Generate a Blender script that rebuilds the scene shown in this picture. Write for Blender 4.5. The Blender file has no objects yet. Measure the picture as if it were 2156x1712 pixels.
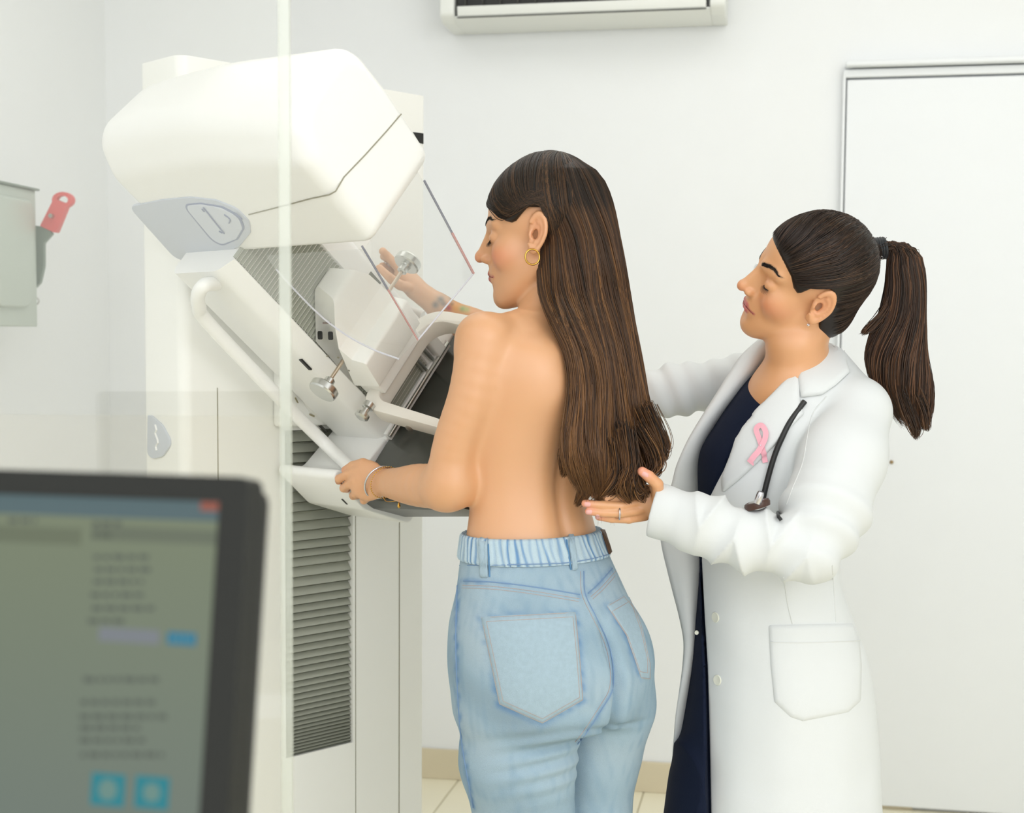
import bpy, bmesh, math, random
import numpy as np
from mathutils import Vector, Matrix
from mathutils.bvhtree import BVHTree
random.seed(7); rng = np.random.default_rng(7)
SC = bpy.context.scene; COL = SC.collection
PI = math.pi
# ------------------------------------------------------------------ camera
F, CX, H = 3000.0, 1078.0, 1.40            # focal length in px of the 2156 x 1712 frame, eye height
PITCH, ROLL = math.radians(4.0), math.radians(0.4)
PY = 730 + F * math.tan(PITCH)
def V(*a): return np.array(a if len(a) > 1 else a[0], float)
FW = V(0, math.cos(PITCH), -math.sin(PITCH)); _r = V(1, 0, 0); _u = np.cross(_r, FW)
CR = math.cos(ROLL) * _r + math.sin(ROLL) * _u
CU = -math.sin(ROLL) * _r + math.cos(ROLL) * _u
EYE = V(0, 0, H)
def ray(px, py): return FW + CR * (px - CX) / F - CU * (py - PY) / F
def P(px, py, y):
    d = ray(px, py); return EYE + d * (y / d[1])
def proj(p):
    q = np.asarray(p, float) - EYE; zz = q @ FW
    return CX + F * (q @ CR) / zz, PY - F * (q @ CU) / zz
def onplane(px, py, p0, nr):
    d = ray(px, py); return EYE + d * (((V(p0) - EYE) @ nr) / (d @ nr))
cam = bpy.data.cameras.new('camera'); camo = bpy.data.objects.new('camera', cam); COL.objects.link(camo)
cam.sensor_width = 36; cam.lens = 36 * F / 2156; cam.shift_y = (PY - 856) / 2156
cam.clip_start = .05; cam.clip_end = 60
mw = Matrix.Identity(4)
for i, c in enumerate((CR, CU, -FW)):
    for j in range(3): mw[j][i] = c[j]
mw.translation = EYE; camo.matrix_world = mw
SC.camera = camo
cam.dof.use_dof = True; cam.dof.focus_distance = 2.45; cam.dof.aperture_fstop = 5.2
SC.view_settings.view_transform = 'Standard'; SC.view_settings.look = 'None'
SC.view_settings.gamma = 1; SC.view_settings.use_curve_mapping = False
SC.view_settings.exposure = 0.0
# ------------------------------------------------------------------ world and lamps
wd = bpy.data.worlds.new('world'); SC.world = wd; wd.use_nodes = True
wd.node_tree.nodes['Background'].inputs[0].default_value = (.975, .99, 1.0, 1)
wd.node_tree.nodes['Background'].inputs[1].default_value = 1.84
def area(name, loc, target, sx, sy, power, col=(1, .98, .95)):
    l = bpy.data.lights.new(name, 'AREA'); l.shape = 'RECTANGLE'; l.size = sx; l.size_y = sy
    l.energy = power; l.color = col
    o = bpy.data.objects.new(name, l); COL.objects.link(o); o.location = loc
    o.rotation_euler = (Vector(target) - Vector(loc)).to_track_quat('-Z', 'Y').to_euler()
    o['label'] = 'soft lamp lighting the room from ' + name.replace('_', ' '); o['category'] = 'lamp'
    return o
area('added_softbox', (2.3, -1.4, 2.5), (0.1, 2.6, 1.25), 2.4, 1.8, 32, (1, .995, .985))  # added soft area light, right and behind the camera; no window is modelled
area('ceiling_light', (0.35, 3.05, 2.93), (0.35, 3.05, 0), 3.2, 1.3, 15, (1, .995, .985))
# ------------------------------------------------------------------ helpers
def lin(c):
    c = [x / 255 for x in c]
    return tuple(x / 12.92 if x <= .04045 else ((x + .055) / 1.055) ** 2.4 for x in c) + (1,)
MATS = {}
def mat(name, rgb, rough=.5, metal=0., spec=.5, bump=0., bscale=200., var=.03, vscale=6., sss=0., coat=0., attr=None, tr=0.):
    if name in MATS: return MATS[name]
    m = bpy.data.materials.new(name); m.use_nodes = True; nt = m.node_tree; N = nt.nodes; L = nt.links
    b = N['Principled BSDF']; b.inputs['Roughness'].default_value = rough; b.inputs['Metallic'].default_value = metal
    b.inputs['Specular IOR Level'].default_value = spec
    tc = N.new('ShaderNodeTexCoord')
    nz = N.new('ShaderNodeTexNoise'); nz.inputs['Scale'].default_value = vscale; nz.inputs['Detail'].default_value = 4
    L.new(tc.outputs['Object'], nz.inputs['Vector'])
    mx = N.new('ShaderNodeMix'); mx.data_type = 'RGBA'
    c = lin(rgb); mx.inputs[6].default_value = tuple(x * (1 - var) for x in c[:3]) + (1,)
    mx.inputs[7].default_value = tuple(min(1, x * (1 + var)) for x in c[:3]) + (1,)
    L.new(nz.outputs['Fac'], mx.inputs[0]); out = mx.outputs[2]
    if attr:
        at = N.new('ShaderNodeVertexColor'); at.layer_name = attr
        m2 = N.new('ShaderNodeMix'); m2.data_type = 'RGBA'; m2.blend_type = 'MULTIPLY'; m2.inputs[0].default_value = 1
        L.new(out, m2.inputs[6]); L.new(at.outputs['Color'], m2.inputs[7]); out = m2.outputs[2]
    L.new(out, b.inputs['Base Color'])
    if bump:
        n2 = N.new('ShaderNodeTexNoise'); n2.inputs['Scale'].default_value = bscale; n2.inputs['Detail'].default_value = 3
        L.new(tc.outputs['Object'], n2.inputs['Vector'])
        bp = N.new('ShaderNodeBump'); bp.inputs['Strength'].default_value = bump; bp.inputs['Distance'].default_value = .002
        L.new(n2.outputs['Fac'], bp.inputs['Height']); L.new(bp.outputs['Normal'], b.inputs['Normal'])
    if sss:
        b.inputs['Subsurface Weight'].default_value = sss; b.inputs['Subsurface Radius'].default_value = (.012, .005, .003)
        b.inputs['Subsurface Scale'].default_value = 1.0
    if coat: b.inputs['Coat Weight'].default_value = coat; b.inputs['Coat Roughness'].default_value = .1
    MATS[name] = m; return m
def clear_mat(name, rgb, alpha, gloss=.06, rough=.02):
    m = bpy.data.materials.new(name); m.use_nodes = True; nt = m.node_tree; N = nt.nodes; L = nt.links
    for x in list(N): N.remove(x)
    o = N.new('ShaderNodeOutputMaterial'); t = N.new('ShaderNodeBsdfTransparent'); d = N.new('ShaderNodeBsdfDiffuse')
    g = N.new('ShaderNodeBsdfGlossy'); g.inputs['Roughness'].default_value = rough
    d.inputs['Color'].default_value = lin(rgb); m1 = N.new('ShaderNodeMixShader'); m2 = N.new('ShaderNodeMixShader')
    m1.inputs[0].default_value = alpha; m2.inputs[0].default_value = gloss
    L.new(t.outputs[0], m1.inputs[1]); L.new(d.outputs[0], m1.inputs[2])
    L.new(m1.outputs[0], m2.inputs[1]); L.new(g.outputs[0], m2.inputs[2]); L.new(m2.outputs[0], o.inputs[0])
    MATS[name] = m; return m
def emit_mat(name, rgb, s):
    m = bpy.data.materials.new(name); m.use_nodes = True; b = m.node_tree.nodes['Principled BSDF']
    b.inputs['Base Color'].default_value = (.01, .01, .01, 1); b.inputs['Emission Color'].default_value = lin(rgb)
    b.inputs['Emission Strength'].default_value = s; b.inputs['Roughness'].default_value = .3
    b.inputs['Specular IOR Level'].default_value = .2
    MATS[name] = m; return m
def link(name, me, m=None, parent=None, smooth=35, **props):
    if m is not None and not me.materials: me.materials.append(m)
    if smooth:
        for p in me.polygons: p.use_smooth = True
        if smooth < 180: me.set_sharp_from_angle(angle=math.radians(smooth))
    o = bpy.data.objects.new(name, me); COL.objects.link(o)
    if parent is not None: o.parent = parent
    for k, v in props.items(): o[k] = v
    return o
def from_bm(name, bm, m, parent=None, smooth=35, **props):
    bmesh.ops.recalc_face_normals(bm, faces=bm.faces)
    me = bpy.data.meshes.new(name); bm.to_mesh(me); bm.free()
    return link(name, me, m, parent, smooth, **props)
def from_vf(name, v, f, m, parent=None, smooth=35, recalc=False, **props):
    me = bpy.data.meshes.new(name); me.from_pydata([tuple(map(float, x)) for x in v], [], [tuple(int(i) for i in x) for x in f])
    me.update()
    if recalc:
        bm = bmesh.new(); bm.from_mesh(me); bmesh.ops.recalc_face_normals(bm, faces=bm.faces); bm.to_mesh(me); bm.free()
    return link(name, me, m, parent, smooth, **props)
def empty(name, loc, label=None, cat=None, group=None, parent=None, M=None):
    o = bpy.data.objects.new(name, None); COL.objects.link(o); o.empty_display_size = .1
    if M is not None: o.matrix_world = M
    else: o.location = loc
    if parent is not None: o.parent = parent
    if label: o['label'] = label
    if cat: o['category'] = cat
    if group: o['group'] = group
    return o
def add_box(bm, lo, hi, T=None, bev=0., seg=3):
    lo, hi = np.minimum(lo, hi), np.maximum(lo, hi)
    c = [(x, y, z) for x in (lo[0], hi[0]) for y in (lo[1], hi[1]) for z in (lo[2], hi[2])]
    b2 = bmesh.new(); vs = [b2.verts.new(p) for p in c]
    for q in ((0, 1, 3, 2), (4, 6, 7, 5), (0, 4, 5, 1), (2, 3, 7, 6), (0, 2, 6, 4), (1, 5, 7, 3)): b2.faces.new([vs[i] for i in q])
    if bev: bmesh.ops.bevel(b2, geom=b2.edges[:], offset=bev, segments=seg, affect='EDGES', profile=.5)
    if T is not None: bmesh.ops.transform(b2, matrix=T, verts=b2.verts)
    merge(bm, b2)
def merge(bm, b2):
    me = bpy.data.meshes.new('tmp'); b2.to_mesh(me); b2.free(); bm.from_mesh(me); bpy.data.meshes.remove(me)
def box(name, lo, hi, m, parent=None, bev=0., T=None, seg=3, **props):
    bm = bmesh.new(); add_box(bm, lo, hi, T, bev, seg); return from_bm(name, bm, m, parent, **props)
def rpoly(pts, radii, seg=8):
    """2-D polygon with rounded corners"""
    out = []; n_ = len(pts)
    if not hasattr(radii, '__len__'): radii = [radii] * n_
    for i in range(n_):
        p = V(pts[i]); a_ = V(pts[i - 1]) - p; b_ = V(pts[(i + 1) % n_]) - p
        r = radii[i]
        if r <= 0: out.append(p); continue
        la, lb = np.linalg.norm(a_), np.linalg.norm(b_); a_ /= la; b_ /= lb
        cosw = max(-1, min(1, a_ @ b_)); half = math.acos(cosw) / 2
        d = min(r / math.tan(half), la * .49, lb * .49); r = d * math.tan(half)
        c = p + (a_ + b_) / np.linalg.norm(a_ + b_) * (r / math.sin(half))
        s0 = p + a_ * d - c; s1 = p + b_ * d - c
        a0 = math.atan2(s0[1], s0[0]); a1 = math.atan2(s1[1], s1[0]); da = (a1 - a0 + PI) % (2 * PI) - PI
        for k in range(seg + 1):
            t_ = a0 + da * k / seg; out.append(c + r * V(math.cos(t_), math.sin(t_)))
    return out
def prism(bm, poly, u0, u1, mapf, bev=0., seg=3):
    """extrude a 2-D polygon between u0 and u1; mapf(p2, u) gives the 3-D point"""
    b2 = bmesh.new(); k = len(poly)
    A_ = [b2.verts.new(mapf(p, u0)) for p in poly]; B_ = [b2.verts.new(mapf(p, u1)) for p in poly]
    b2.faces.new(A_); b2.faces.new(B_[::-1])
    for i in range(k): b2.faces.new((A_[i], B_[i], B_[(i + 1) % k], A_[(i + 1) % k]))
    bmesh.ops.recalc_face_normals(b2, faces=b2.faces)
    if bev:
        es = [e for e in b2.edges if len(e.link_faces) == 2 and e.calc_face_angle(0) > math.radians(40)]
        bmesh.ops.bevel(b2, geom=es, offset=bev, segments=seg, affect='EDGES', profile=.5, clamp_overlap=True)
    merge(bm, b2)
def tube_vf(path, rad, sides=8, cap=True, squash=None, closed=False):
    path = [V(p) for p in path]; k = len(path)
    rad = rad if hasattr(rad, '__len__') else [rad] * k
    vs, fs = [], []; nrm = None
    for i in range(k):
        if closed: tg = path[(i + 1) % k] - path[i - 1]
        else: tg = path[min(i + 1, k - 1)] - path[max(i - 1, 0)]
        tg = tg / (np.linalg.norm(tg) + 1e-12)
        if nrm is None:
            h = V(0, 0, 1) if abs(tg[2]) < .9 else V(1, 0, 0); nrm = np.cross(tg, h)
        nrm = nrm - tg * (nrm @ tg); nrm /= np.linalg.norm(nrm) + 1e-12; bn = np.cross(tg, nrm)
        for j in range(sides):
            a_ = 2 * PI * j / sides
            vs.append(path[i] + rad[i] * (math.cos(a_) * nrm + math.sin(a_) * bn * (squash or 1)))
    rr = k if closed else k - 1
    for i in range(rr):
        i2 = (i + 1) % k
        for j in range(sides):
            j2 = (j + 1) % sides; fs.append((i * sides + j, i * sides + j2, i2 * sides + j2, i2 * sides + j))
    if cap and not closed:
        fs.append(tuple(range(sides))[::-1]); fs.append(tuple((k - 1) * sides + j for j in range(sides)))
    return vs, fs
def tube(name, path, rad, m, parent=None, sides=10, **kw):
    pr = {k: kw.pop(k) for k in list(kw) if k in ('label', 'kind', 'category', 'group')}
    v, f = tube_vf(path, rad, sides, **kw); return from_vf(name, v, f, m, parent, 50, **pr)
def catmull(pts, per=8):
    pts = [V(p) for p in pts]; q = [2 * pts[0] - pts[1]] + pts + [2 * pts[-1] - pts[-2]]; out = []
    for i in range(1, len(q) - 2):
        for k in range(per):
            s = k / per
            out.append(.5 * ((2 * q[i]) + (-q[i - 1] + q[i + 1]) * s + (2 * q[i - 1] - 5 * q[i] + 4 * q[i + 1] - q[i + 2]) * s ** 2 + (-q[i - 1] + 3 * q[i] - 3 * q[i + 1] + q[i + 2]) * s ** 3))
    out.append(pts[-1]); return out
def lathe(bm, prof, c, ax, seg=28):
    """prof: list of (distance along axis, radius)"""
    c, ax = V(c), V(ax) / np.linalg.norm(ax); h = V(0, 0, 1) if abs(ax[2]) < .9 else V(1, 0, 0)
    e1 = np.cross(ax, h); e1 /= np.linalg.norm(e1); e2 = np.cross(ax, e1); rings = []
    for d, r in prof: rings.append([bm.verts.new(c + ax * d + r * (math.cos(2 * PI * j / seg) * e1 + math.sin(2 * PI * j / seg) * e2)) for j in range(seg)])
    for A_, B_ in zip(rings, rings[1:]):
        for j in range(seg): bm.faces.new((A_[j], A_[(j + 1) % seg], B_[(j + 1) % seg], B_[j]))
    bm.faces.new(rings[0][::-1]); bm.faces.new(rings[-1])
# ------------------------------------------------------------------ room
W = {k: None for k in ()}
m_wall = mat('wall_paint', (239, 241, 242), .85, bump=.15, bscale=300, var=.01)
m_ceil = mat('ceiling_paint', (246, 246, 243), .9, var=.01)
m_tile = mat('floor_tile', (246, 240, 216), .35, bump=.03, var=.04, vscale=3)
m_grout = mat('tile_grout', (196, 188, 160), .8, var=.03)
m_base = mat('skirting_tile', (216, 205, 178), .4, var=.03)
m_door = mat('door_paint', (236, 239, 241), .45, var=.01)
SLOPE = .19; wy = 4.5; wd_len = math.hypot(1, SLOPE)
wt = V(1, -SLOPE, 0) / wd_len; wn = V(SLOPE, 1, 0) / wd_len     # along the back wall, and out of the room
W0 = V(0, wy, 0)
corner = onplane(232, 900, W0, wn); corner[2] = 0
def wallM(): return Matrix(((wt[0], wn[0], 0, corner[0]), (wt[1], wn[1], 0, corner[1]), (0, 0, 1, 0), (0, 0, 0, 1)))
TW = wallM()      # wall frame: x along the wall from the left corner, y out of the room, z up
RX = 5.2; RY = -6.6; CEIL = 3.0
def wloc(px, py, off=0.):
    q = onplane(px, py, corner + wn * off, wn) - corner; return q @ wt, q[2]
def sbox(name, lo, hi, m, **kw): return box(name, lo, hi, m, T=TW, kind='structure', **kw)
sbox('wall_back', (-.15, 0, 0), (RX, .15, CEIL), m_wall)
sbox('wall_left', (-.15, RY, 0), (0, 0, CEIL), m_wall)
sbox('wall_right', (RX, RY, 0), (RX + .15, .15, CEIL), m_wall)
sbox('ceiling', (-.15, -3.4, CEIL), (RX + .15, .15, CEIL + .1), m_ceil)
# floor of large tiles, each its own piece, over a grout bed
fl = sbox('floor', (-.15, RY, -.1), (RX + .15, .15, -.004), m_grout)
ts = .60; tm = None
for i in range(9):
    for j in range(7):
        x0 = i * ts; y1 = -j * ts
        if x0 > RX - .05: continue
        if tm is None:
            bm = bmesh.new(); add_box(bm, (.002, -ts + .002, -.006), (ts - .002, -.002, 0), None, .0012, 1)
            to = from_bm('tile', bm, m_tile, fl); tm = to.data
        else: to = link('tile', tm, None, fl, smooth=0)
        to.matrix_local = TW @ Matrix.Translation((x0, y1, 0))
s0 = wloc(880, 1550)[0]
bm = bmesh.new()
add_box(bm, (0, -.012, 0), (2.62, -.001, .098), TW, .002, 1); from_bm('baseboard_back', bm, m_base, kind='structure')
bm = bmesh.new(); add_box(bm, (.001, -6.5, 0), (.012, -.012, .098), TW, .002, 1); from_bm('baseboard_left', bm, m_base, kind='structure')
# flush white door in a plain frame
dx0, dz1 = wloc(1783, 172); dz0 = wloc(1858, 1650, -.03)[1]
dr = box('door_1', (dx0, -.03, .012), (dx0 + .98, -.002, dz1), m_door, T=TW, bev=.004, kind='structure')
bm = bmesh.new(); zt = wloc(1783, 150)[1]
add_box(bm, (dx0 - .012, -.034, dz1 + .006), (dx0 + 1.05, -.001, dz1 + .030), TW, .004)
add_box(bm, (dx0 - .006, -.06, dz1 + .034), (dx0 + 1.07, -.001, dz1 + .05), TW, .005)
add_box(bm, (dx0 - .012, -.034, 0), (dx0 - .004, -.001, dz1 + .02), TW, .002)
from_bm('door_frame', bm, m_door, dr)
mh = mat('brushed_steel', (190, 190, 185), .3, 1)
bm = bmesh.new(); q = TW @ Vector((dx0 + .9, -.05, 1.0)); lathe(bm, [(0, .012), (.03, .012), (.032, .025), (.05, .02)], q, -wn, 16)
from_bm('door_knob', bm, mh, dr)
kx, kz = wloc(1877, 973, -.03); bm = bmesh.new(); lathe(bm, [(0, .006), (.006, .005), (.007, .002)], TW @ Vector((kx, -.03, kz)), -wn, 14)
from_bm('lock_pin', bm, mat('old_brass', (150, 128, 92), .4, .8), dr)
# small screw hook on the wall, right of the clinician
# ------------------------------------------------------------------ air conditioner
m_ac = mat('ac_plastic', (232, 234, 229), .45, var=.01); m_blk = mat('black_plastic', (22, 22, 20), .5)
m_dk = mat('dark_grey_plastic', (58, 58, 52), .45)
ax0, az0 = wloc(925, 52, -.19); ax1 = wloc(1527, 28, -.19)[0]; az0 += .008
AC = empty('air_conditioner', TW @ Vector(((ax0 + ax1) / 2, 0, az0)), 'white wall mounted air conditioner with dark outlet slot above the patient', 'air conditioner')
TA = TW @ Matrix.Translation((0, 0, az0)); TAi = AC.matrix_basis.inverted() @ TA
zz = lambda px, py, off: wloc(px, py, off)[1] - az0
w_ = ax1 - ax0
bm = bmesh.new()
sec = rpoly([(-.19, .02), (-.15, 0), (-.005, 0), (-.005, .30), (-.17, .30), (-.20, .26), (-.20, .13), (-.185, .10)], [.02, .03, .005, .01, .04, .05, .02, .02], 5)
mp = lambda p, u: TAi @ Vector((u, p[0], p[1]))
prism(bm, sec, ax0, ax0 + .045, mp, .006); from_bm('end_cover', bm, m_ac, AC)
bm = bmesh.new(); prism(bm, sec, ax1 - .045, ax1, mp, .006); from_bm('end_cover', bm, m_ac, AC)
bm = bmesh.new()
sec = [(-.19, .012), (-.15, 0), (-.005, 0), (-.005, .30), (-.17, .30), (-.20, .25), (-.20, .115), (-.12, .100), (-.11, .03), (-.185, .016)]
prism(bm, sec, ax0 + .044, ax1 - .044, mp, .003); from_bm('body', bm, m_ac, AC)
box('outlet_flap', (0, 0, 0), (w_ - .11, .012, .029), m_ac, AC, T=TAi @ Matrix.Translation((ax0 + .055, -.19, .014)) @ Matrix.Rotation(.25, 4, 'X'), bev=.003)
box('outlet_cavity', (ax0 + .055, -.182, .036), (ax1 - .055, -.13, .113), m_blk, AC, T=TAi)
box('flap_gap', (ax0 + .055, -.1912, .0095), (ax1 - .055, -.186, .0125), m_dk, AC, T=TAi)
sv = None
for k in range(14):
    xx = ax0 + .08 + k * (w_ - .16) / 13
    if sv is None: sv = box('vane', (-.0015, -.192, .046), (.0015, -.178, .110), m_dk, AC, T=TAi); o = sv; o0 = xx; 
    else:
        o = sv.copy(); COL.objects.link(o)
    o.matrix_local = TAi @ Matrix.Translation((xx, 0, 0)) @ TAi.inverted()
# ------------------------------------------------------------------ isolator switch on the left wall
m_sw = mat('switch_grey', (190, 199, 190), .4, .15, var=.02); m_sw2 = mat('switch_steel', (128, 142, 132), .45, .3)
m_red = mat('red_handle', (222, 92, 92), .45); 
ln = V(wt)                                 # the left wall's normal points into the room, along wt
def lloc(px, py, off): q = onplane(px, py, corner + wt * off, wt) - corner; return q @ wn, q[2]
dep = .15
yF, zT = lloc(75, 402, dep); zB = lloc(75, 688, dep)[1]
SW = empty('isolator_switch', TW @ Vector((0, yF - .1, zB)), 'grey steel isolator box with red lever on the left wall', 'switch box')
SI = SW.matrix_basis.inverted() @ TW
bm = bmesh.new(); add_box(bm, (0, yF - .30, zB), (dep, yF, zT), SI, .004); from_bm('enclosure', bm, m_sw, SW)
bm = bmesh.new(); prism(bm, rpoly([(yF - .26, zB + .05), (yF - .035, zB + .05), (yF - .035, zT - .03), (yF - .26, zT - .03)], [.06, .06, .03, .03]), dep - .002, dep + .016, lambda p, u: SI @ Vector((u, p[0], p[1])), .008)
from_bm('cover_plate', bm, m_sw, SW)
box('top_lip', (-.0, yF - .31, zT), (dep + .01, yF + .006, zT + .006), m_sw2, SW, T=SI, bev=.002)
hp = lambda px, py: (lambda q: Vector(q))( (lambda q: (q[0], q[1], q[2]))(onplane(px, py, TW @ Vector((dep * .6, yF + .02, 0)), wn)))
def sw_poly(name, pts, th, m, holes=None, off=0.):
    p0 = TW @ Vector((0, yF + .02 + off, 0)); Mi = SW.matrix_basis.inverted(); bm = bmesh.new()
    q = [onplane(x, y, V(p0), wn) for x, y in pts]; b2 = bmesh.new()
    A_ = [b2.verts.new(Mi @ Vector(p)) for p in q]; B_ = [b2.verts.new(Mi @ Vector(p + wn * th)) for p in q]
    if holes:
        h = [onplane(x, y, V(p0), wn) for x, y in holes]; k = len(h)
        C_ = [b2.verts.new(Mi @ Vector(p)) for p in h]; D_ = [b2.verts.new(Mi @ Vector(p + wn * th)) for p in h]
        for (U_, X_) in ((A_, C_), (B_, D_)):
            for i in range(k): b2.faces.new((U_[i], U_[(i + 1) % k], X_[(i + 1) % k], X_[i]))
        for i in range(k): b2.faces.new((C_[i], D_[i], D_[(i + 1) % k], C_[(i + 1) % k]))
    else: b2.faces.new(A_); b2.faces.new(B_[::-1])
    for i in range(len(q)): b2.faces.new((A_[i], B_[i], B_[(i + 1) % len(q)], A_[(i + 1) % len(q)]))
    merge(bm, b2); return from_bm(name, bm, m, SW, 30)
sw_poly('lever_arm', [(74, 475), (98, 478), (110, 492), (92, 512), (92, 560), (84, 595), (74, 606)], .012, m_sw2)
sw_poly('lever_grip', rpoly([(84, 476), (113, 418), (142, 430), (117, 491)], [2, 4, 4, 4], 3), .02, m_red, off=-.005)
ang = [2 * PI * k / 20 for k in range(20)]
sw_poly('lever_loop', [(131 + 22 * math.cos(t_), 421 + 17 * math.sin(t_)) for t_ in ang], .016, m_red, [(131 + 12 * math.cos(t_), 421 + 9 * math.sin(t_)) for t_ in ang], off=-.003)
bm = bmesh.new(); q = SW.matrix_basis.inverted() @ Vector(onplane(110, 455, TW @ Vector((0, yF + .01, 0)), wn)); lathe(bm, [(-.012, .006), (0, .006), (.002, .004)], q, wn, 12); from_bm('rivet', bm, mh, SW)
v, f = tube_vf([SW.matrix_basis.inverted() @ Vector(onplane(73 + 9 * math.cos(t_), 634 + 8 * math.sin(t_), TW @ Vector((0, yF + .01, 0)), wn)) for t_ in ang], .0018, 6, closed=True)
from_vf('hasp_ring', v, f, mh, SW)
# ------------------------------------------------------------------ mammography machine
n_ = V(1, -1, 0) / 2 ** .5; t_ = V(1, 1, 0) / 2 ** .5; z_ = V(0, 0, 1)
L0 = P(385, 900, 2.6); L0[2] = 0
PHI = math.radians(50)
a_ = math.cos(PHI) * z_ - math.sin(PHI) * t_; b_ = math.cos(PHI) * t_ + math.sin(PHI) * z_
O_ = L0 + .30 * t_ + V(0, 0, 1.2)                   # where the arm's pivot axis meets the column face
def axM(o, ax): return Matrix(((ax[0][0], ax[1][0], ax[2][0], o[0]), (ax[0][1], ax[1][1], ax[2][1], o[1]), (ax[0][2], ax[1][2], ax[2][2], o[2]), (0, 0, 0, 1)))
MG = empty('mammography_machine', L0 + .29 * t_ - .07 * n_, 'white mammography machine with tilted arm, tube head and ribbed column', 'medical machine')
MGi = MG.matrix_basis.inverted()
TC = MGi @ axM(L0, (n_, t_, z_))                      # column frame: x out of the face, y across, z up
TN = MGi @ axM(O_, (n_, b_, a_))                      # arm frame: x towards the patient, y across, z along the arm
m_mw = mat('machine_white', (242, 242, 236), .38, var=.008, bump=.02, bscale=900)
m_mw2 = mat('machine_white_satin', (243, 243, 239), .3, var=.008)
m_pan = mat('machine_blue_grey', (196, 202, 212), .4, var=.02)
m_panl = mat('machine_blue_line', (140, 148, 172), .4)
m_bel = mat('bellows_grey', (166, 168, 154), .45, var=.03); m_beld = mat('bellows_shadow', (70, 70, 60), .6)
m_seam = mat('seam_grey', (150, 146, 128), .6)
m_buck = mat('carbon_black', (46, 47, 43), .28, var=.15, vscale=60); m_alu = mat('aluminium', (205, 206, 202), .28, 1.)
m_beige = mat('bracket_cream', (234, 230, 219), .38, var=.01)
m_brass = mat('rod_steel', (205, 190, 170), .3, .9)
C3 = lambda p: TC @ Vector(p)
N3 = lambda p: TN @ Vector(p)
# column: U-shaped shell round the louvre opening
G0, G1, GB, GT = .2270, .3950, .586, 1.234
bm = bmesh.new(); HC = 1.92
sec = rpoly([(-.142, 0), (0, 0), (0, G0), (-.142, G0)], [.02, .022, 0, 0], 6)
for (pl_, z0, z1) in (([(-.142, .0), (0, 0), (0, G0), (-.142, G0)], 0, HC), ([(-.142, G1), (0, G1), (0, .59), (-.142, .59)], 0, HC)):
    rr = [.02, .022, 0, 0] if pl_[0][1] == 0 else [0, 0, .012, .02]
    prism(bm, rpoly(pl_, rr, 6), z0, z1, lambda p, u: C3((p[0], p[1], u)))
add_box(bm, (-.142, G0, 0), (0, G1, GB), TC); add_box(bm, (-.142, G0, GT), (0, G1, HC), TC); add_box(bm, (-.142, G0, GB), (-.05, G1, GT), TC)
column = from_bm('column', bm, m_mw, MG, 40)
bm = bmesh.new()
for s in (.0745, .519): add_box(bm, (-.0005, s - .0011, .02), (.0006, s + .0011, 1.32 if s < .3 else 1.35), TC)
add_box(bm, (-.0005, G1 + .006, .02), (.0005, G1 + .0075, GT), TC)
from_bm('panel_seam', bm, m_seam, MG, 0)
# column louvres, packed tighter towards the floor
Ys = [68, 108, 155, 198, 240, 285, 325, 372, 412, 455, 497, 540, 578, 612, 652, 697, 740, 780, 817, 852, 885, 920, 958, 992, 1025, 1058, 1088, 1118, 1150, 1178, 1205, 1232, 1258, 1282, 1305, 1325, 1345, 1362, 1378, 1393, 1408, 1422, 1436, 1450, 1463, 1475]
zs = [(onplane(610, 880 + Y / 2.057, L0, n_))[2] for Y in Ys]
zs = [GT - .001] + [z for z in zs if GB + .002 < z < GT - .006] + [GB + .002]
for k in range(len(zs) - 1):
    h = zs[k] - zs[k + 1]
    prof = [(-.006, zs[k] - .0005), (-.016, zs[k] - h * .16), (-.004, zs[k + 1] + .001), (-.003, zs[k + 1]), (-.03, zs[k + 1]), (-.03, zs[k])]
    bm = bmesh.new(); prism(bm, prof[:3] + [(-.034, zs[k + 1] + .001), (-.034, zs[k])], G0 + .001, G1 - .001, lambda p, u: C3((p[0], u, p[1])))
    from_bm('slat', bm, m_bel, MG, 0)
bm = bmesh.new(); add_box(bm, (-.05, G0, GB), (-.034, G1, GT), TC); from_bm('bellows_backing', bm, m_beld, MG, 0)
# dark notch near the column's top right
bm = bmesh.new(); nt = [onplane(x, y, L0, n_) for x, y in ((869, 278), (891, 281), (891, 303), (882, 301))]
prism(bm, [((q - L0) @ t_, q[2]) for q in nt], -.001, .0012, lambda p, u: C3((u, p[0], p[1]))); from_bm('notch', bm, m_blk, MG, 0)
# D-shaped release plate on the column's side, with its wavy slot
def sidepx(px, py): q = onplane(px, py, L0, t_) - L0; return (q @ n_, q[2])
bm = bmesh.new(); pts = rpoly([sidepx(*p) for p in ((314, 874), (322, 875), (345, 895), (361, 925), (361, 938), (345, 962), (325, 966), (313, 958))], [.004, .01, .03, .02, .02, .03, .03, .015], 5)
prism(bm, pts, .0005, -.004, lambda p, u: C3((p[0], u, p[1])), .0012); rp = from_bm('release_plate', bm, m_pan, MG)
v, f = tube_vf([C3((sidepx(*p)[0], -.0045, sidepx(*p)[1])) for p in ((332, 894), (335, 905), (332, 912), (337, 925), (338, 932), (333, 940), (335, 948))], .0028, 6, squash=.4)
from_vf('slot', v, f, m_mw2, MG)
# carriage that lifts the arm, and the pivot drum
bm = bmesh.new(); add_box(bm, (.001, G0 - .03, 1.243), (.03, G1 + .03, 1.66), TC, .008); from_bm('carriage_plate', bm, m_mw, MG)
bm = bmesh.new(); lathe(bm, [(.03, .10), (.075, .10)], N3((0, .13, .06)), MGi.to_3x3() @ Vector(n_), 32); from_bm('pivot_drum', bm, m_mw, MG)
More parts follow.
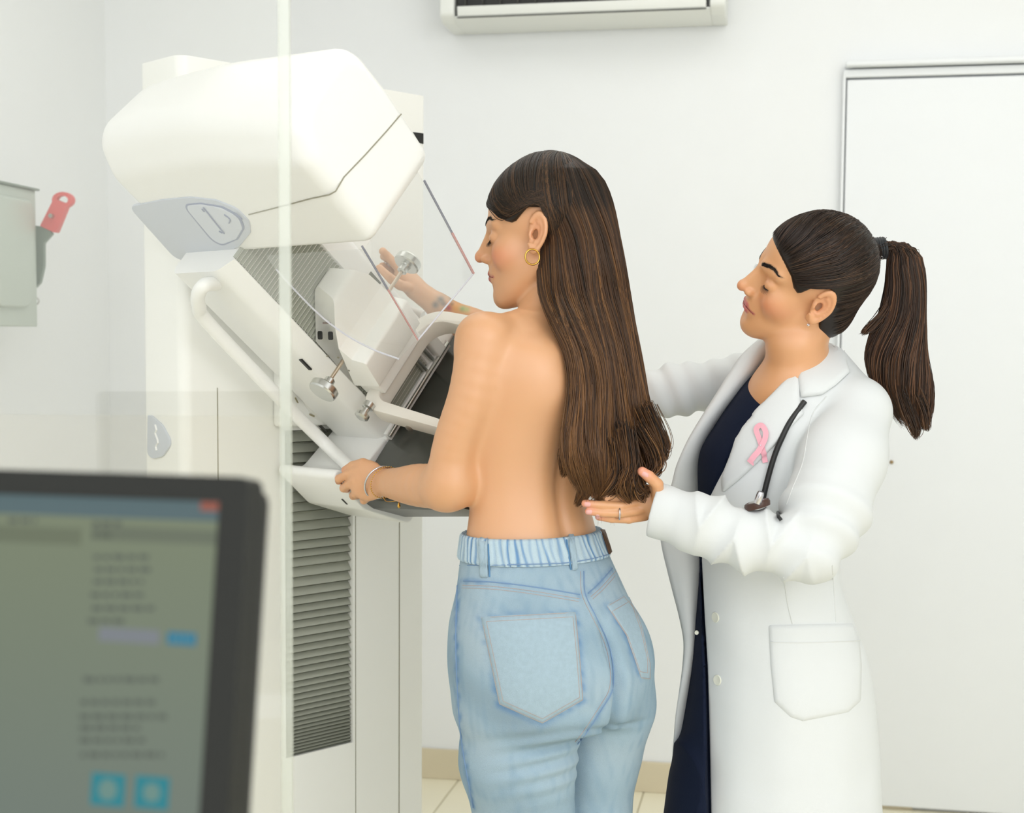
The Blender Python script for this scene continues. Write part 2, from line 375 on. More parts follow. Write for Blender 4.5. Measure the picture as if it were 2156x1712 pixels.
# tube head
HB = rpoly([(.083, .458), (.272, .458), (.285, .60), (.285, .715), (.115, .735), (.083, .66)], [.012, .02, .06, .06, .085, .07], 9)
bm = bmesh.new()
def headmap(p, u):
    # towards the patient the crown drops, at the back the corners draw in
    k = max(0, (u - .30) / .25); d = max(0, (.20 - u) / .20)
    bb = .18 + (p[0] - .18); aa = p[1] - (.045 * k + .0) * max(0, (p[1] - .458) / .27) * (1 - .6 * max(0, min(1, (p[0] - .1) / .17))) - .008 * d ** 2 * max(0, (p[1] - .5) / .2)
    return N3((u, bb, aa))
def round_loft(bm, poly, u0, u1, mapf, r0, r1, nu=10, seg=6):
    c = np.mean(poly, axis=0); rings = []
    ext = np.max(np.abs(np.array(poly) - c), axis=0)
    def ring(u, ins):
        return [bm.verts.new(mapf(c + (V(p) - c) * (1 - ins / ext), u)) for p in poly]
    us = []
    for k in range(seg + 1):
        th = PI / 2 * k / seg; us.append((u0 + r0 * (1 - math.sin(th)), r0 * (1 - math.cos(PI / 2 - th)) if 0 else r0 * (1 - math.sin(PI / 2 - (PI / 2 - th)))))
    us = [(u0 + r0 * (1 - math.cos(PI / 2 * k / seg)), r0 * (1 - math.sin(PI / 2 * k / seg))) for k in range(seg + 1)]
    us += [(u0 + r0 + (u1 - r1 - u0 - r0) * k / nu, 0) for k in range(1, nu)]
    us += [(u1 - r1 * (1 - math.sin(PI / 2 * k / seg)), r1 * (1 - math.cos(PI / 2 * k / seg))) for k in range(seg + 1)]
    for u, ins in us: rings.append(ring(u, ins))
    k = len(poly)
    for A_, B_ in zip(rings, rings[1:]):
        for j in range(k): bm.faces.new((A_[j], A_[(j + 1) % k], B_[(j + 1) % k], B_[j]))
    for rg, s in ((rings[0], 1), (rings[-1], -1)): bm.faces.new(rg[::s])
round_loft(bm, HB, .003, .553, headmap, .035, .03)
from_bm('tube_head', bm, m_mw2, MG, 60)
def planeN(px, py, axis, val):
    ax = {'n': n_, 'b': b_, 'a': a_}[axis]; q = onplane(px, py, O_ + val * ax, ax) - O_; return (q @ n_, q @ b_, q @ a_)
# seam between the head's two shells
path = [planeN(x, y, 'b', .0825) for x, y in ((524, 452), (560, 443), (610, 430), (655, 418))]
p2 = [planeN(x, y, 'n', .5535) for x, y in ((724, 373), (770, 325), (815, 275), (845, 240))]
mid = [(.538, .0828, (path[-1][2] + p2[0][2]) / 2 - .001), (.55, .088, (path[-1][2] + p2[0][2]) / 2)]
tube('shell_seam', [N3(p) for p in path + mid + p2], .0011, m_seam, MG, 6)
# blue-grey control panel on the head's flank
def bplate(name, pts, th, m, r, val=.0825, bev=.001, parent=MG):
    q = [planeN(x, y, 'b', val) for x, y in pts]; bm = bmesh.new()
    prism(bm, rpoly([(p[0], p[2]) for p in q], r, 5), val + .004, val - th, lambda p, u: N3((p[0], u, p[1])), bev); return from_bm(name, bm, m, parent)
bplate('control_panel', [(272, 434), (340, 420), (400, 414), (455, 420), (500, 438), (526, 465), (528, 490), (505, 518), (465, 535), (420, 546), (374, 548)], .002, m_pan, .02)
bplate('control_rim', [(385, 428), (425, 425), (470, 432), (508, 452), (517, 478), (503, 502), (460, 520)], .0035, m_panl, .02, bev=.001)
bplate('control_recess', [(390, 430), (425, 427), (468, 434), (505, 454), (513, 478), (500, 500), (461, 515)], .0042, mat('machine_blue_pale', (205, 211, 220), .4), .018)
for pts in ([(428, 437), (472, 492)], [(472, 452), (484, 462), (482, 470)], [(495, 449), (510, 462)], [(425, 440), (430, 446)], [(461, 487), (468, 491)]):
    tube('marking', [N3(planeN(x, y, 'b', .0775)) for x, y in catmull([V(*p) for p in pts], 4)], .0013, m_panl, MG, 6)
# arm: body, bevelled white frame, bellows slats
bm = bmesh.new()
sec = rpoly([(.030, .03), (.175, .03), (.205, .058), (.199, .060), (.199, .200), (.205, .203), (.205, .262), (.03, .262)], [.02, .03, .004, 0, 0, .002, .02, .02], 5)
prism(bm, sec, -.06, .47, lambda p, u: N3((p[0], p[1], u)), 0); from_bm('arm', bm, m_mw2, MG, 40)
lo, hi, k = .012, .468, 0
while lo < hi:
    bm = bmesh.new(); s = .0078
    prism(bm, [(.1985, lo), (.2045, lo + s * .5), (.1985, lo + s * .98)], .0605, .1995, lambda p, u: N3((p[0], u, p[1])))
    from_bm('slat', bm, m_bel, MG, 0); lo += s
# slots in the arm
def aslot(px, py, ln, w, axis, val, m=m_blk):
    c = planeN(px, py, axis, val); bm = bmesh.new()
    if axis == 'b': add_box(bm, (c[0] - w, val - .0012, c[2] - ln), (c[0] + w, val + .002, c[2] + ln), TN, .0008, 1)
    else: add_box(bm, (val - .002, c[1] - w, c[2] - ln), (val + .0012, c[1] + w, c[2] + ln), TN, .0008, 1)
    from_bm('arm_slot', bm, m, MG)
aslot(643, 768, .015, .0045, 'b', .030); aslot(680, 903, .012, .0045, 'b', .030, m_dk); aslot(787, 590, .016, .008, 'n', .205, mat('slot_grey', (110, 112, 106), .5))
# arm handles, one on each side
def handle(sg):
    f = (lambda q: q) if sg < 0 else (lambda q: (q[0], .292 - max(q[1], -.02), q[2]))
    pts = [planeN(455, 598, 'b', .03), planeN(432, 600, 'b', .005), planeN(418, 618, 'b', -.008), planeN(419, 645, 'b', -.014), planeN(440, 682, 'b', -.014), planeN(600, 850, 'b', -.014), planeN(670, 920, 'b', -.016), planeN(705, 954, 'b', -.030), planeN(738, 985, 'b', -.062), planeN(765, 1012, 'b', -.085)]
    if sg > 0: pts = pts[:-2]
    return tube('side_handle', [N3(f(p)) for p in catmull(pts, 6)], .0125, m_mw2, MG, 16)
handle(-1); handle(1)
# end housing and image receptor
S_ = [(-.098, .085), (-.103, -.045), (-.058, -.155), (.30, -.155), (.335, -.10), (.335, -.004), (.058, -.004), (-.06, .012)]
bm = bmesh.new(); prism(bm, rpoly(S_, [.025, .03, .02, .03, .02, .005, .0, .03], 5), .018, .192, lambda p, u: N3((u, p[0], p[1])), .004); from_bm('end_housing', bm, m_mw2, MG)
bm = bmesh.new(); add_box(bm, (.06, .03, -.02), (.195, .262, .0), TN, .004); from_bm('arm_foot', bm, m_mw2, MG)
RC = [(-.094, -.012), (-.088, -.060), (-.052, -.140), (.300, -.140), (.325, -.10), (.325, -.012)]
bm = bmesh.new(); prism(bm, rpoly(RC, [.006, .01, .012, .03, .02, .008], 4), .194, .470, lambda p, u: N3((u, p[0], p[1] + .26 * max(0, u - .30) * (1 if p[1] < -.05 else 0))), .004, 2); from_bm('image_receptor', bm, m_buck, MG)
bm = bmesh.new(); prism(bm, rpoly([(-.084, -.011), (.316, -.011), (.316, -.0045), (-.084, -.0045)], .001, 2), .196, .474, lambda p, u: N3((u, p[0], p[1])), .001, 1); from_bm('receptor_top', bm, mat('receptor_face', (74, 76, 70), .22, var=.1, vscale=30), MG)
tube('receptor_trim', [N3(p) for p in ((.474, -.086, -.006), (.474, .318, -.006))], .0018, m_alu, MG, 6)
for px, py in ((727, 1054), (779, 1069)):
    c = planeN(px, py, 'b', -.10); bm = bmesh.new(); add_box(bm, (c[0] - .002, -.1035 + (.0 if px < 750 else .02), c[2] - .008), (c[0] + .002, -.099 + (.0 if px < 750 else .02), c[2] + .008), TN); from_bm('vent_slot', bm, m_dk, MG, 0)
# compression drive: a bevelled box riding on the bellows
CP = empty('compression_drive', (0, 0, 0), parent=MG); 
S2 = [(.206, .105), (.206, .295), (.245, .312), (.290, .300), (.335, .235), (.365, .225), (.392, .170), (.372, .118), (.30, .098), (.245, .098)]
S2 = [(.206, .131), (.278, .131), (.299, .196), (.270, .206), (.263, .236), (.262, .300), (.206, .320)]
B0, B1 = .055, .205
bm = bmesh.new(); b2 = bmesh.new()
def cpm(p, u):
    bb = B0 + u * (B1 - B0)
    if u < .5: bb = max(bb, B0 + (p[1] - .245) * 1.1)
    else: bb = min(bb, B1 - max(0, p[1] - .26) * .5)
    return N3((p[0], bb, p[1]))
prism(bm, rpoly([S2[0], S2[1], S2[2], S2[3], S2[4], (.262, .268), S2[5], S2[6], (.206, .25)], [.004, .004, .006, .003, .004, 0, .012, .01, 0], 3), 0, 1, cpm, .003, 2)
drive = from_bm('drive_housing', bm, m_mw, CP, 30)
bm = bmesh.new(); add_box(bm, (.206, .062, .10), (.262, .20, .132), TN, .004); from_bm('drive_base', bm, m_mw, CP)
# control keys and display on the slanted end
def chamf(a0, n0, off=0.): return N3((n0, B0 + (a0 - .245) * .75 - off, a0))
def keyplate(px, py, w, h, m, nm, rad=.003):
    # slanted plane through the end chamfer
    e1 = n_; e2 = (b_ * .74 + a_ * .673); nr = np.cross(e1, e2); p0 = O_ + B0 * b_ + .245 * a_
    q = onplane(px, py, p0, nr) ; bm = bmesh.new(); sg = -1 if nr @ (q - EYE) > 0 else 1
    prism(bm, rpoly([(-w, -h), (w, -h), (w, h), (-w, h)], rad, 4), -.001, .0012, lambda p, u: MGi @ Vector(q + e1 * p[0] + e2 * p[1] + sg * nr * u), .0004, 1)
    from_bm(nm, bm, m, CP)
keyplate(674, 706, .0062, .0075, m_blk, 'control_key'); keyplate(696, 707, .0062, .0075, m_blk, 'control_key'); keyplate(688, 680, .011, .0018, mat('display_grey', (140, 128, 122), .4), 'display_window', .001)
for px, py in ((689, 750), (712, 753), (735, 780)):
    c = planeN(px, py, 'b', B0); bm = bmesh.new(); lathe(bm, [(-.001, .002), (.0008, .002)], N3((c[0], B0, c[2])), MGi.to_3x3() @ Vector(-b_), 10); from_bm('screw', bm, m_seam, CP)
bd = MGi.to_3x3() @ Vector(b_)
def knob(b0, b1, nn, aa, r, prof=None):
    s = 1 if b1 > b0 else -1
    tube('rod', [N3((nn, b0, aa)), N3((nn, b1, aa))], .0035, m_brass, CP, 10)
    bm = bmesh.new(); lathe(bm, [(-.016, .007), (-.014, .0095), (-.002, .0095), (0, .011), (.0005, r * .9), (.003, r), (.014, r), (.017, r * .93), (.0175, r * .5)], N3((nn, b1, aa)), bd * s, 32)
    from_bm('knob', bm, m_alu, CP, 30)
knob(.058, .000, .236, .200, .0265); knob(.20, .2875, .236, .200, .0255)
bm = bmesh.new(); lathe(bm, [(-.02, .006), (-.018, .0115), (-.008, .0115), (-.006, .006), (.004, .006), (.006, .013), (.013, .0135), (.016, .009)], N3((.252, .012, .112)), -bd, 24); from_bm('clamp_knob', bm, m_alu, CP, 30)
# cream U-shaped paddle holder
def brk(p, u): return N3((p[1], p[0], .108 - .34 * (p[1] - .25) - u))
bm = bmesh.new()
outer = rpoly([(.025, .41), (.021, .228), (.262, .228), (.275, .43), (.245, .43), (.240, .250), (.046, .250), (.043, .385)], [.004, .035, .06, .006, .006, .045, .022, .004], 8)
prism(bm, outer, 0, .036, brk, .0025, 2); from_bm('paddle_holder', bm, m_beige, CP, 35)
c = planeN(862, 901, 'b', .024); bm = bmesh.new(); lathe(bm, [(-.002, .0075), (.002, .0075), (.003, .006)], N3((c[0], .0235, c[2])), -bd, 18); from_bm('holder_screw', bm, mat('dull_steel', (150, 142, 130), .4, .8), CP)
tube('cross_rod', [N3((.215, .03, .012)), N3((.215, .26, .012))], .004, m_alu, CP, 10)
bm = bmesh.new(); add_box(bm, (.203, .03, .0), (.212, .262, .018), TN, .001); from_bm('bellows_strip', bm, m_mw2, CP)
for (px, py) in ((892, 778), (907, 757)):
    c = planeN(px, py, 'n', .207); bm = bmesh.new(); add_box(bm, (.204, c[1] - .004, .014), (.214, c[1] + .004, .075), TN, .0012); from_bm('guide_rail', bm, m_alu, CP)
c = planeN(925, 742, 'n', .207); bm = bmesh.new(); add_box(bm, (.204, c[1] - .014, .012), (.222, c[1] + .012, .072), TN, .004); from_bm('guide_block', bm, m_mw2, CP)
# hanging cable
tube('cable', [N3(planeN(x, y, 'b', .028)) for x, y in catmull([V(*p) for p in ((622, 838), (632, 856), (648, 870), (662, 877))], 5)], .0016, mat('cable_olive', (150, 142, 110), .5), MG, 6)
# clear face shield
m_clr = clear_mat('clear_acrylic', (214, 218, 214), .10, .05)
m_edge1 = clear_mat('acrylic_edge', (120, 122, 140), .72, .1, .1); m_edge2 = clear_mat('acrylic_edge_warm', (196, 140, 138), .72, .1, .1); m_edge3 = clear_mat('acrylic_edge_pale', (226, 226, 236), .85, .1, .1)
SHN = .538
FS = empty('face_shield', (0, 0, 0), parent=MG)
q = [planeN(x, y, 'n', SHN) for x, y in ((893, 380), (997, 576), (880, 716), (762, 518))]
tl, tr = q[3], q[0]; br, bl = q[1], q[2]
bm = bmesh.new(); pts = [(tl[1], .462), (bl[1], bl[2]), (br[1], br[2]), (tr[1], .462)]
prism(bm, pts, SHN - .0015, SHN + .0015, lambda p, u: N3((u, p[0], p[1]))); from_bm('front_sheet', bm, m_clr, FS, 0)
wv = [planeN(x, y, 'b', .075) for x, y in ((590, 555), (640, 596), (700, 640), (760, 673), (820, 697), (868, 714))]
wing = [(p[0], p[2]) for p in catmull([V(p) for p in wv], 4)]
wing = [(u_, v_) for u_, v_ in wing if u_ < SHN - .001] + [(SHN - .001, bl[2] + .001), (SHN - .001, .462), (wing[0][0], .462)]
bm = bmesh.new(); prism(bm, wing, .0, 1, lambda p, u: N3((p[0], (tl[1] + (bl[1] - tl[1]) * max(0, min(1, (.462 - p[1]) / .2))) + (.0015 if u else -.0015) + .0 , p[1]))); from_bm('side_sheet', bm, m_clr, FS, 0)
tube('side_edge', [N3((p[0], tl[1] + (bl[1] - tl[1]) * max(0, min(1, (.462 - p[1]) / .2)), p[1])) for p in wing[:-3]], .0016, m_edge3, FS, 6)
mid_ = [tr[i] * .45 + br[i] * .55 for i in range(3)]
tube('right_edge', [N3(tr), N3(mid_)], .0019, m_edge1, FS, 6); tube('right_edge', [N3(mid_), N3(br)], .0022, m_edge2, FS, 6)
tube('bottom_edge', [N3(br), N3(bl)], .0014, m_edge3, FS, 6)
mid_ = [tl[i] * .55 + bl[i] * .45 for i in range(3)]
tube('left_edge', [N3(tl), N3(mid_)], .0017, m_edge1, FS, 6); tube('left_edge', [N3(mid_), N3(bl)], .0015, m_edge2, FS, 6)
# ------------------------------------------------------------------ radiation screen of glass between the operator and the machine
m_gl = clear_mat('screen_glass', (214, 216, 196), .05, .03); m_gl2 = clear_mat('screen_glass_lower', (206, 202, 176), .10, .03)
m_gle = clear_mat('glass_edge', (226, 230, 218), .40, .05, .1)
gy = 1.62; gx = P(602, 900, gy)[0]
GS = empty('glass_screen', (gx - .6, gy, 0), 'clear glass radiation screen standing in front of the machine, left of the patient', 'glass screen')
zc = P(300, 874, gy)[2]; gi = Matrix.Translation((-(gx - .6), -gy, 0))
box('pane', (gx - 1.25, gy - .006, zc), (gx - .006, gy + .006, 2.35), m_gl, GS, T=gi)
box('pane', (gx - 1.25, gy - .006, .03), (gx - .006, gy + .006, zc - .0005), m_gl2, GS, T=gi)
box('polished_edge', (gx - .0062, gy - .006, .03), (gx + .0062, gy + .006, 2.35), m_gle, GS, T=gi)
box('floor_channel', (gx - 1.25, gy - .02, 0), (gx, gy + .02, .05), m_alu, GS, T=gi, bev=.002)
# ------------------------------------------------------------------ monitor in the foreground
m_bez = mat('monitor_bezel', (33, 34, 31), .55, spec=.25, bump=.1, bscale=1500)
TR = P(523, 1004, .82)
def zat(px, py, z):
    d = ray(px, py); return EYE + d * ((z - H) / d[2])
TL = zat(0, 988, TR[2]); u_ = TL - TR; u_ /= np.linalg.norm(u_)
yb = min(np.linspace(.6, .9, 600), key=lambda y: abs((P(479, 1712, y) - TR) @ u_)); BRp = P(479, 1712, yb)
w_ = BRp - TR; w_ -= u_ * (w_ @ u_); w_ /= np.linalg.norm(w_); nb = np.cross(u_, w_); nb = nb if nb @ (EYE - TR) > 0 else -nb
MW, MH = .53, .335
base = TR + u_ * MW / 2 + w_ * MH; 
MO = empty('monitor', (base[0], base[1] + .06, .93), 'black computer monitor in the foreground, showing a software window', 'monitor')
TM = MO.matrix_basis.inverted() @ axM(TR, (u_, w_, nb))     # x to the left, y down, z towards the viewer
def mpx(px, py): q = onplane(px, py, TR, nb) - TR; return q @ u_, q @ w_
sx, sy = mpx(461, 1056); 
bm = bmesh.new(); rim = rpoly([(0, 0), (MW, 0), (MW, MH), (0, MH)], .006, 4); inn = rpoly([(sx, sy), (MW - sx, sy), (MW - sx, MH - sy), (sx, MH - sy)], .001, 4)
b2 = bmesh.new(); M3 = lambda p, u: TM @ Vector((p[0], p[1], u))
rg = [[b2.verts.new(M3(p, u)) for p in pl_] for pl_, u in ((inn, -.006), (inn, .0), ([(x + (.001 if x < .1 else -.001), y + (.001 if y < .1 else -.001)) for x, y in rim], .0), (rim, -.001), (rim, -.022))]
for A_, B_ in zip(rg, rg[1:]):
    for j in range(len(A_)): b2.faces.new((A_[j], A_[(j + 1) % len(A_)], B_[(j + 1) % len(A_)], B_[j]))
merge(bm, b2); from_bm('bezel', bm, m_bez, MO, 30)
box('back_shell', (.004, .004, -.05), (MW - .004, MH - .004, -.012), m_bez, MO, bev=.01, T=TM)
E1 = .90
scr = emit_mat('screen_glow', (118, 128, 110), E1)
nt = scr.node_tree; tc = nt.nodes.new('ShaderNodeTexCoord'); sp = nt.nodes.new('ShaderNodeSeparateXYZ'); rp_ = nt.nodes.new('ShaderNodeValToRGB')
nt.links.new(tc.outputs['Generated'], sp.inputs[0]); nt.links.new(sp.outputs[2], rp_.inputs[0]); nt.links.new(rp_.outputs[0], nt.nodes['Principled BSDF'].inputs['Emission Color'])
rp_.color_ramp.elements[0].color = lin((104, 117, 113)); rp_.color_ramp.elements[1].color = lin((121, 131, 104)); rp_.color_ramp.elements[0].position = .15
scrn = box('screen', (sx - .002, sy - .002, -.0065), (MW - sx + .002, MH - sy + .002, -.004), scr, MO, T=TM)
def ui(name, x0, y0, x1, y1, rgb, h=.0003):
    k = 'screen_' + '_'.join(map(str, rgb)); m = MATS.get(k) or emit_mat(k, rgb, E1)
    a0 = mpx(x0, y0); a1 = mpx(x1, y1)
    return box(name, (a0[0], a0[1], -.0042), (a1[0], a1[1], -.004 + h), m, MO, T=TM)
ui('title_bar', 461, 1056, -220, 1072, (82, 104, 108)); ui('close_button', 459, 1057, 416, 1074, (152, 84, 66), .0006)
ui('header_band', 455, 1117, 184, 1136, (102, 111, 92)); ui('header_band', 165, 1113, -200, 1132, (104, 113, 90))
rt = random.Random(3)
def words_line(x0, x1, y, rgb=(84, 92, 82), h=9):
    x = x0
    while x < x1 - 8:
        w = rt.uniform(10, 26); w = min(w, x1 - x); ui('text_mark', x + w, y, x, y + h, rgb); x += w + 6
for x0, x1, y in ((188, 262, 1096), (10, 70, 1090), (188, 240, 1122), (190, 306, 1166), (192, 312, 1192), (190, 295, 1218), (184, 305, 1246), (186, 318, 1274), (178, 254, 1302), (168, 332, 1424), (162, 320, 1472), (160, 344, 1502), (160, 288, 1527), (160, 298, 1553), (162, 338, 1583)):
    words_line(x0, x1, y + (x1 - x0) * .02)
ui('input_field', 330, 1328, 200, 1350, (122, 128, 134)); ui('button', 407, 1334, 345, 1357, (18, 118, 150))
for k in range(4): ui('text_mark', 362 + k * 12, 1341, 355 + k * 12, 1350, (90, 140, 150), .0006)
cy_ = (12, 128, 140)
for (x0, y0) in ((182, 1634), (275, 1640)):
    ui('icon', x0 + 76, y0, x0, y0 + 62, cy_)
    c = mpx(x0 + 38, y0 + 31); r_ = abs(mpx(x0 + 58, y0)[0] - mpx(x0 + 38, y0)[0])
    bm = bmesh.new(); lathe(bm, [(-.0042, r_), (-.0036, r_)], TM @ Vector((c[0], c[1], 0)), TM.to_3x3() @ Vector((0, 0, 1)), 18 if x0 < 200 else 6)
    from_bm('icon_symbol', bm, MATS.get('screen_102_140_132') or emit_mat('screen_102_140_132', (102, 140, 132), E1), MO, 0)
# stand, and the desk below the frame that carries it
DZ = .93
mi = MO.matrix_basis.inverted()
bm = bmesh.new(); cc = TR + u_ * MW / 2 + w_ * MH * .6 - nb * .075
add_box(bm, (cc[0] - .03, cc[1] - .012, DZ + .005), (cc[0] + .03, cc[1] + .014, cc[2] + .05), mi, .004)
add_box(bm, (cc[0] - .12, cc[1] - .10, DZ), (cc[0] + .12, cc[1] + .08, DZ + .012), mi, .004)
add_box(bm, (cc[0] - .03, cc[1] - .03, cc[2] - .03), (cc[0] + .03, cc[1] + .014, cc[2] + .05), mi, .004); from_bm('stand', bm, m_bez, MO)
DK = empty('desk', (cc[0], cc[1], 0), 'pale operator desk carrying the monitor', 'desk'); di = DK.matrix_basis.inverted()
box('desk_top', (cc[0] - .6, cc[1] - .35, DZ - .03), (cc[0] + .33, cc[1] + .3, DZ), mat('desk_laminate', (205, 200, 186), .5), DK, T=di, bev=.003)
for sxx in (-.58, .29): box('side_panel', (cc[0] + sxx, cc[1] - .33, 0), (cc[0] + sxx + .02, cc[1] + .28, DZ - .03), MATS['desk_laminate'], DK, T=di)
# ------------------------------------------------------------------ signed-distance modelling, meshed with surface nets
f4 = np.float32
def smin(a, b, k):
    h = np.clip(.5 + .5 * (b - a) / k, 0, 1); return b * (1 - h) + a * h - k * h * (1 - h)
def smax(a, b, k): return -smin(-a, -b, k)
def s_sph(p, c, r): return np.sqrt(((p - np.array(c, f4)) ** 2).sum(1)) - r
def s_ell(p, c, r, R_=None):
    q = p - np.array(c, f4)
    if R_ is not None: q = q @ np.array(R_, f4)          # R_ columns are the ellipsoid's axes
    r = np.array(r, f4); k0 = np.sqrt(((q / r) ** 2).sum(1)); k1 = np.sqrt(((q / r ** 2) ** 2).sum(1)) + 1e-9
    return k0 * (k0 - 1) / k1
def s_cap(p, a, b, ra, rb=None, sq=None):
    rb = ra if rb is None else rb; a = np.array(a, f4); ab = np.array(b, f4) - a
    q = p - a; h = np.clip(q @ ab / (ab @ ab), 0, 1); e = q - h[:, None] * ab
    if sq is not None:                                   # sq = (axis, factor): flatten across an axis
        ax = np.array(sq[0], f4); ax /= np.linalg.norm(ax); e = e + ax * ((e @ ax) * (1 / sq[1] - 1))[:, None]
    return np.sqrt((e ** 2).sum(1)) - (ra + (rb - ra) * h)
def s_chain(p, nodes, k=.01):
    """nodes: (point, radius) list"""
    d = None
    for (a, ra), (b, rb) in zip(nodes, nodes[1:]):
        e = s_cap(p, a, b, ra, rb); d = e if d is None else smin(d, e, k)
    return d
def mesh_sdf(fn, lo, hi, h, blk=8):
    lo = V(lo); n = np.ceil((V(hi) - lo) / h / blk).astype(int) * blk + 1
    cb = (n - 1) // blk
    ci = np.stack(np.meshgrid(*[np.arange(c) for c in cb], indexing='ij'), -1).reshape(-1, 3)
    cc = (lo + (ci * blk + blk / 2) * h).astype(f4)
    dc = np.concatenate([fn(cc[i:i + 200000]) for i in range(0, len(cc), 200000)])
    near = np.abs(dc) < blk * h * .87 * 1.45
    D = np.full(tuple(n), 1.0, f4)
    for (i, j, k), d in zip(ci[dc < 0], dc[dc < 0]): D[i * blk:i * blk + blk + 1, j * blk:j * blk + blk + 1, k * blk:k * blk + blk + 1] = -1
    g = np.stack(np.meshgrid(*[np.arange(blk + 1)] * 3, indexing='ij'), -1).reshape(-1, 3)
    bi = ci[near]; step = 400
    for s in range(0, len(bi), step):
        b_ = bi[s:s + step]; pts = (lo + ((b_[:, None] * blk + g[None]) * h)).reshape(-1, 3).astype(f4)
        d = fn(pts).reshape(len(b_), blk + 1, blk + 1, blk + 1)
        for (i, j, k), dd in zip(b_, d): D[i * blk:i * blk + blk + 1, j * blk:j * blk + blk + 1, k * blk:k * blk + blk + 1] = dd
    S = D < 0
    act = np.zeros(tuple(x - 1 for x in n), bool); c0 = S[:-1, :-1, :-1]
    for dx in (0, 1):
        for dy in (0, 1):
            for dz in (0, 1): act |= S[dx:n[0] - 1 + dx, dy:n[1] - 1 + dy, dz:n[2] - 1 + dz] != c0
    idx = np.full(act.shape, -1, np.int32); cells = np.argwhere(act); idx[act] = np.arange(len(cells))
    acc = np.zeros((len(cells), 3)); cnt = np.zeros(len(cells))
    cor = [(dx, dy, dz) for dx in (0, 1) for dy in (0, 1) for dz in (0, 1)]
    val = {c: D[cells[:, 0] + c[0], cells[:, 1] + c[1], cells[:, 2] + c[2]] for c in cor}
    for c in cor:
        for ax in range(3):
            if c[ax]: continue
            e = list(c); e[ax] = 1; e = tuple(e); v0, v1 = val[c], val[e]; m = (v0 < 0) != (v1 < 0)
            t = np.where(m, v0 / np.where(m, v0 - v1, 1), 0); q = np.tile(np.array(c, float), (len(cells), 1)); q[:, ax] = t
            acc[m] += q[m]; cnt[m] += 1
    vs = lo + (cells + acc / cnt[:, None]) * h
    F_ = []
    for ax in range(3):
        u, w = (ax + 1) % 3, (ax + 2) % 3
        sl0 = [slice(None)] * 3; sl1 = [slice(None)] * 3; sl0[ax] = slice(0, n[ax] - 1); sl1[ax] = slice(1, n[ax])
        A_, B_ = S[tuple(sl0)], S[tuple(sl1)]; ed = np.argwhere(A_ != B_)
        ed = ed[(ed[:, u] > 0) & (ed[:, w] > 0) & (ed[:, u] < n[u] - 1) & (ed[:, w] < n[w] - 1)]
        def gi(du, dw):
            c = ed.copy(); c[:, u] -= du; c[:, w] -= dw; return idx[c[:, 0], c[:, 1], c[:, 2]]
        q = np.stack([gi(1, 1), gi(0, 1), gi(0, 0), gi(1, 0)], 1)
        ins = A_[ed[:, 0], ed[:, 1], ed[:, 2]]; q[~ins] = q[~ins][:, ::-1]; F_.append(q[(q >= 0).all(1)])
    F_ = np.concatenate(F_)
    # one Newton step on to the true surface
    vf = vs.astype(f4); e = f4(h * .35); d0 = fn(vf)
    gr = np.stack([fn(vf + np.array(o, f4)) - fn(vf - np.array(o, f4)) for o in ((e, 0, 0), (0, e, 0), (0, 0, e))], 1) / (2 * e)
    gl = np.sqrt((gr ** 2).sum(1)) + 1e-6; st = np.clip(d0 / gl ** 2, -h * .5, h * .5); vs = vs - gr * st[:, None]
    return vs, F_
def np_mesh(name, vs, fs, m, parent=None, col=None, smooth=180, M=None, **props):
    me = bpy.data.meshes.new(name); nv, nf = len(vs), len(fs)
    vs = np.asarray(vs, float)
    if M is not None:
        M_ = np.array(M); vs = vs @ M_[:3, :3].T + M_[:3, 3]
    k = fs.shape[1]
    me.vertices.add(nv); me.vertices.foreach_set('co', vs.astype(f4).ravel()); me.loops.add(nf * k); me.loops.foreach_set('vertex_index', fs.astype(np.int32).ravel())
    me.polygons.add(nf); me.polygons.foreach_set('loop_start', np.arange(nf, dtype=np.int32) * k)
    me.polygons.foreach_set('use_smooth', np.ones(nf, bool)); me.update(); me.validate()
    if col is not None:
        at = me.color_attributes.new('col', 'FLOAT_COLOR', 'POINT'); c4 = np.ones((nv, 4), f4); c4[:, :3] = col; at.data.foreach_set('color', c4.ravel())
    me.materials.append(m); o = bpy.data.objects.new(name, me); COL.objects.link(o)
    if parent is not None: o.parent = parent
    for a_k, b_k in props.items(): o[a_k] = b_k
    return o
LIN = lambda *c: np.array(lin(c)[:3])
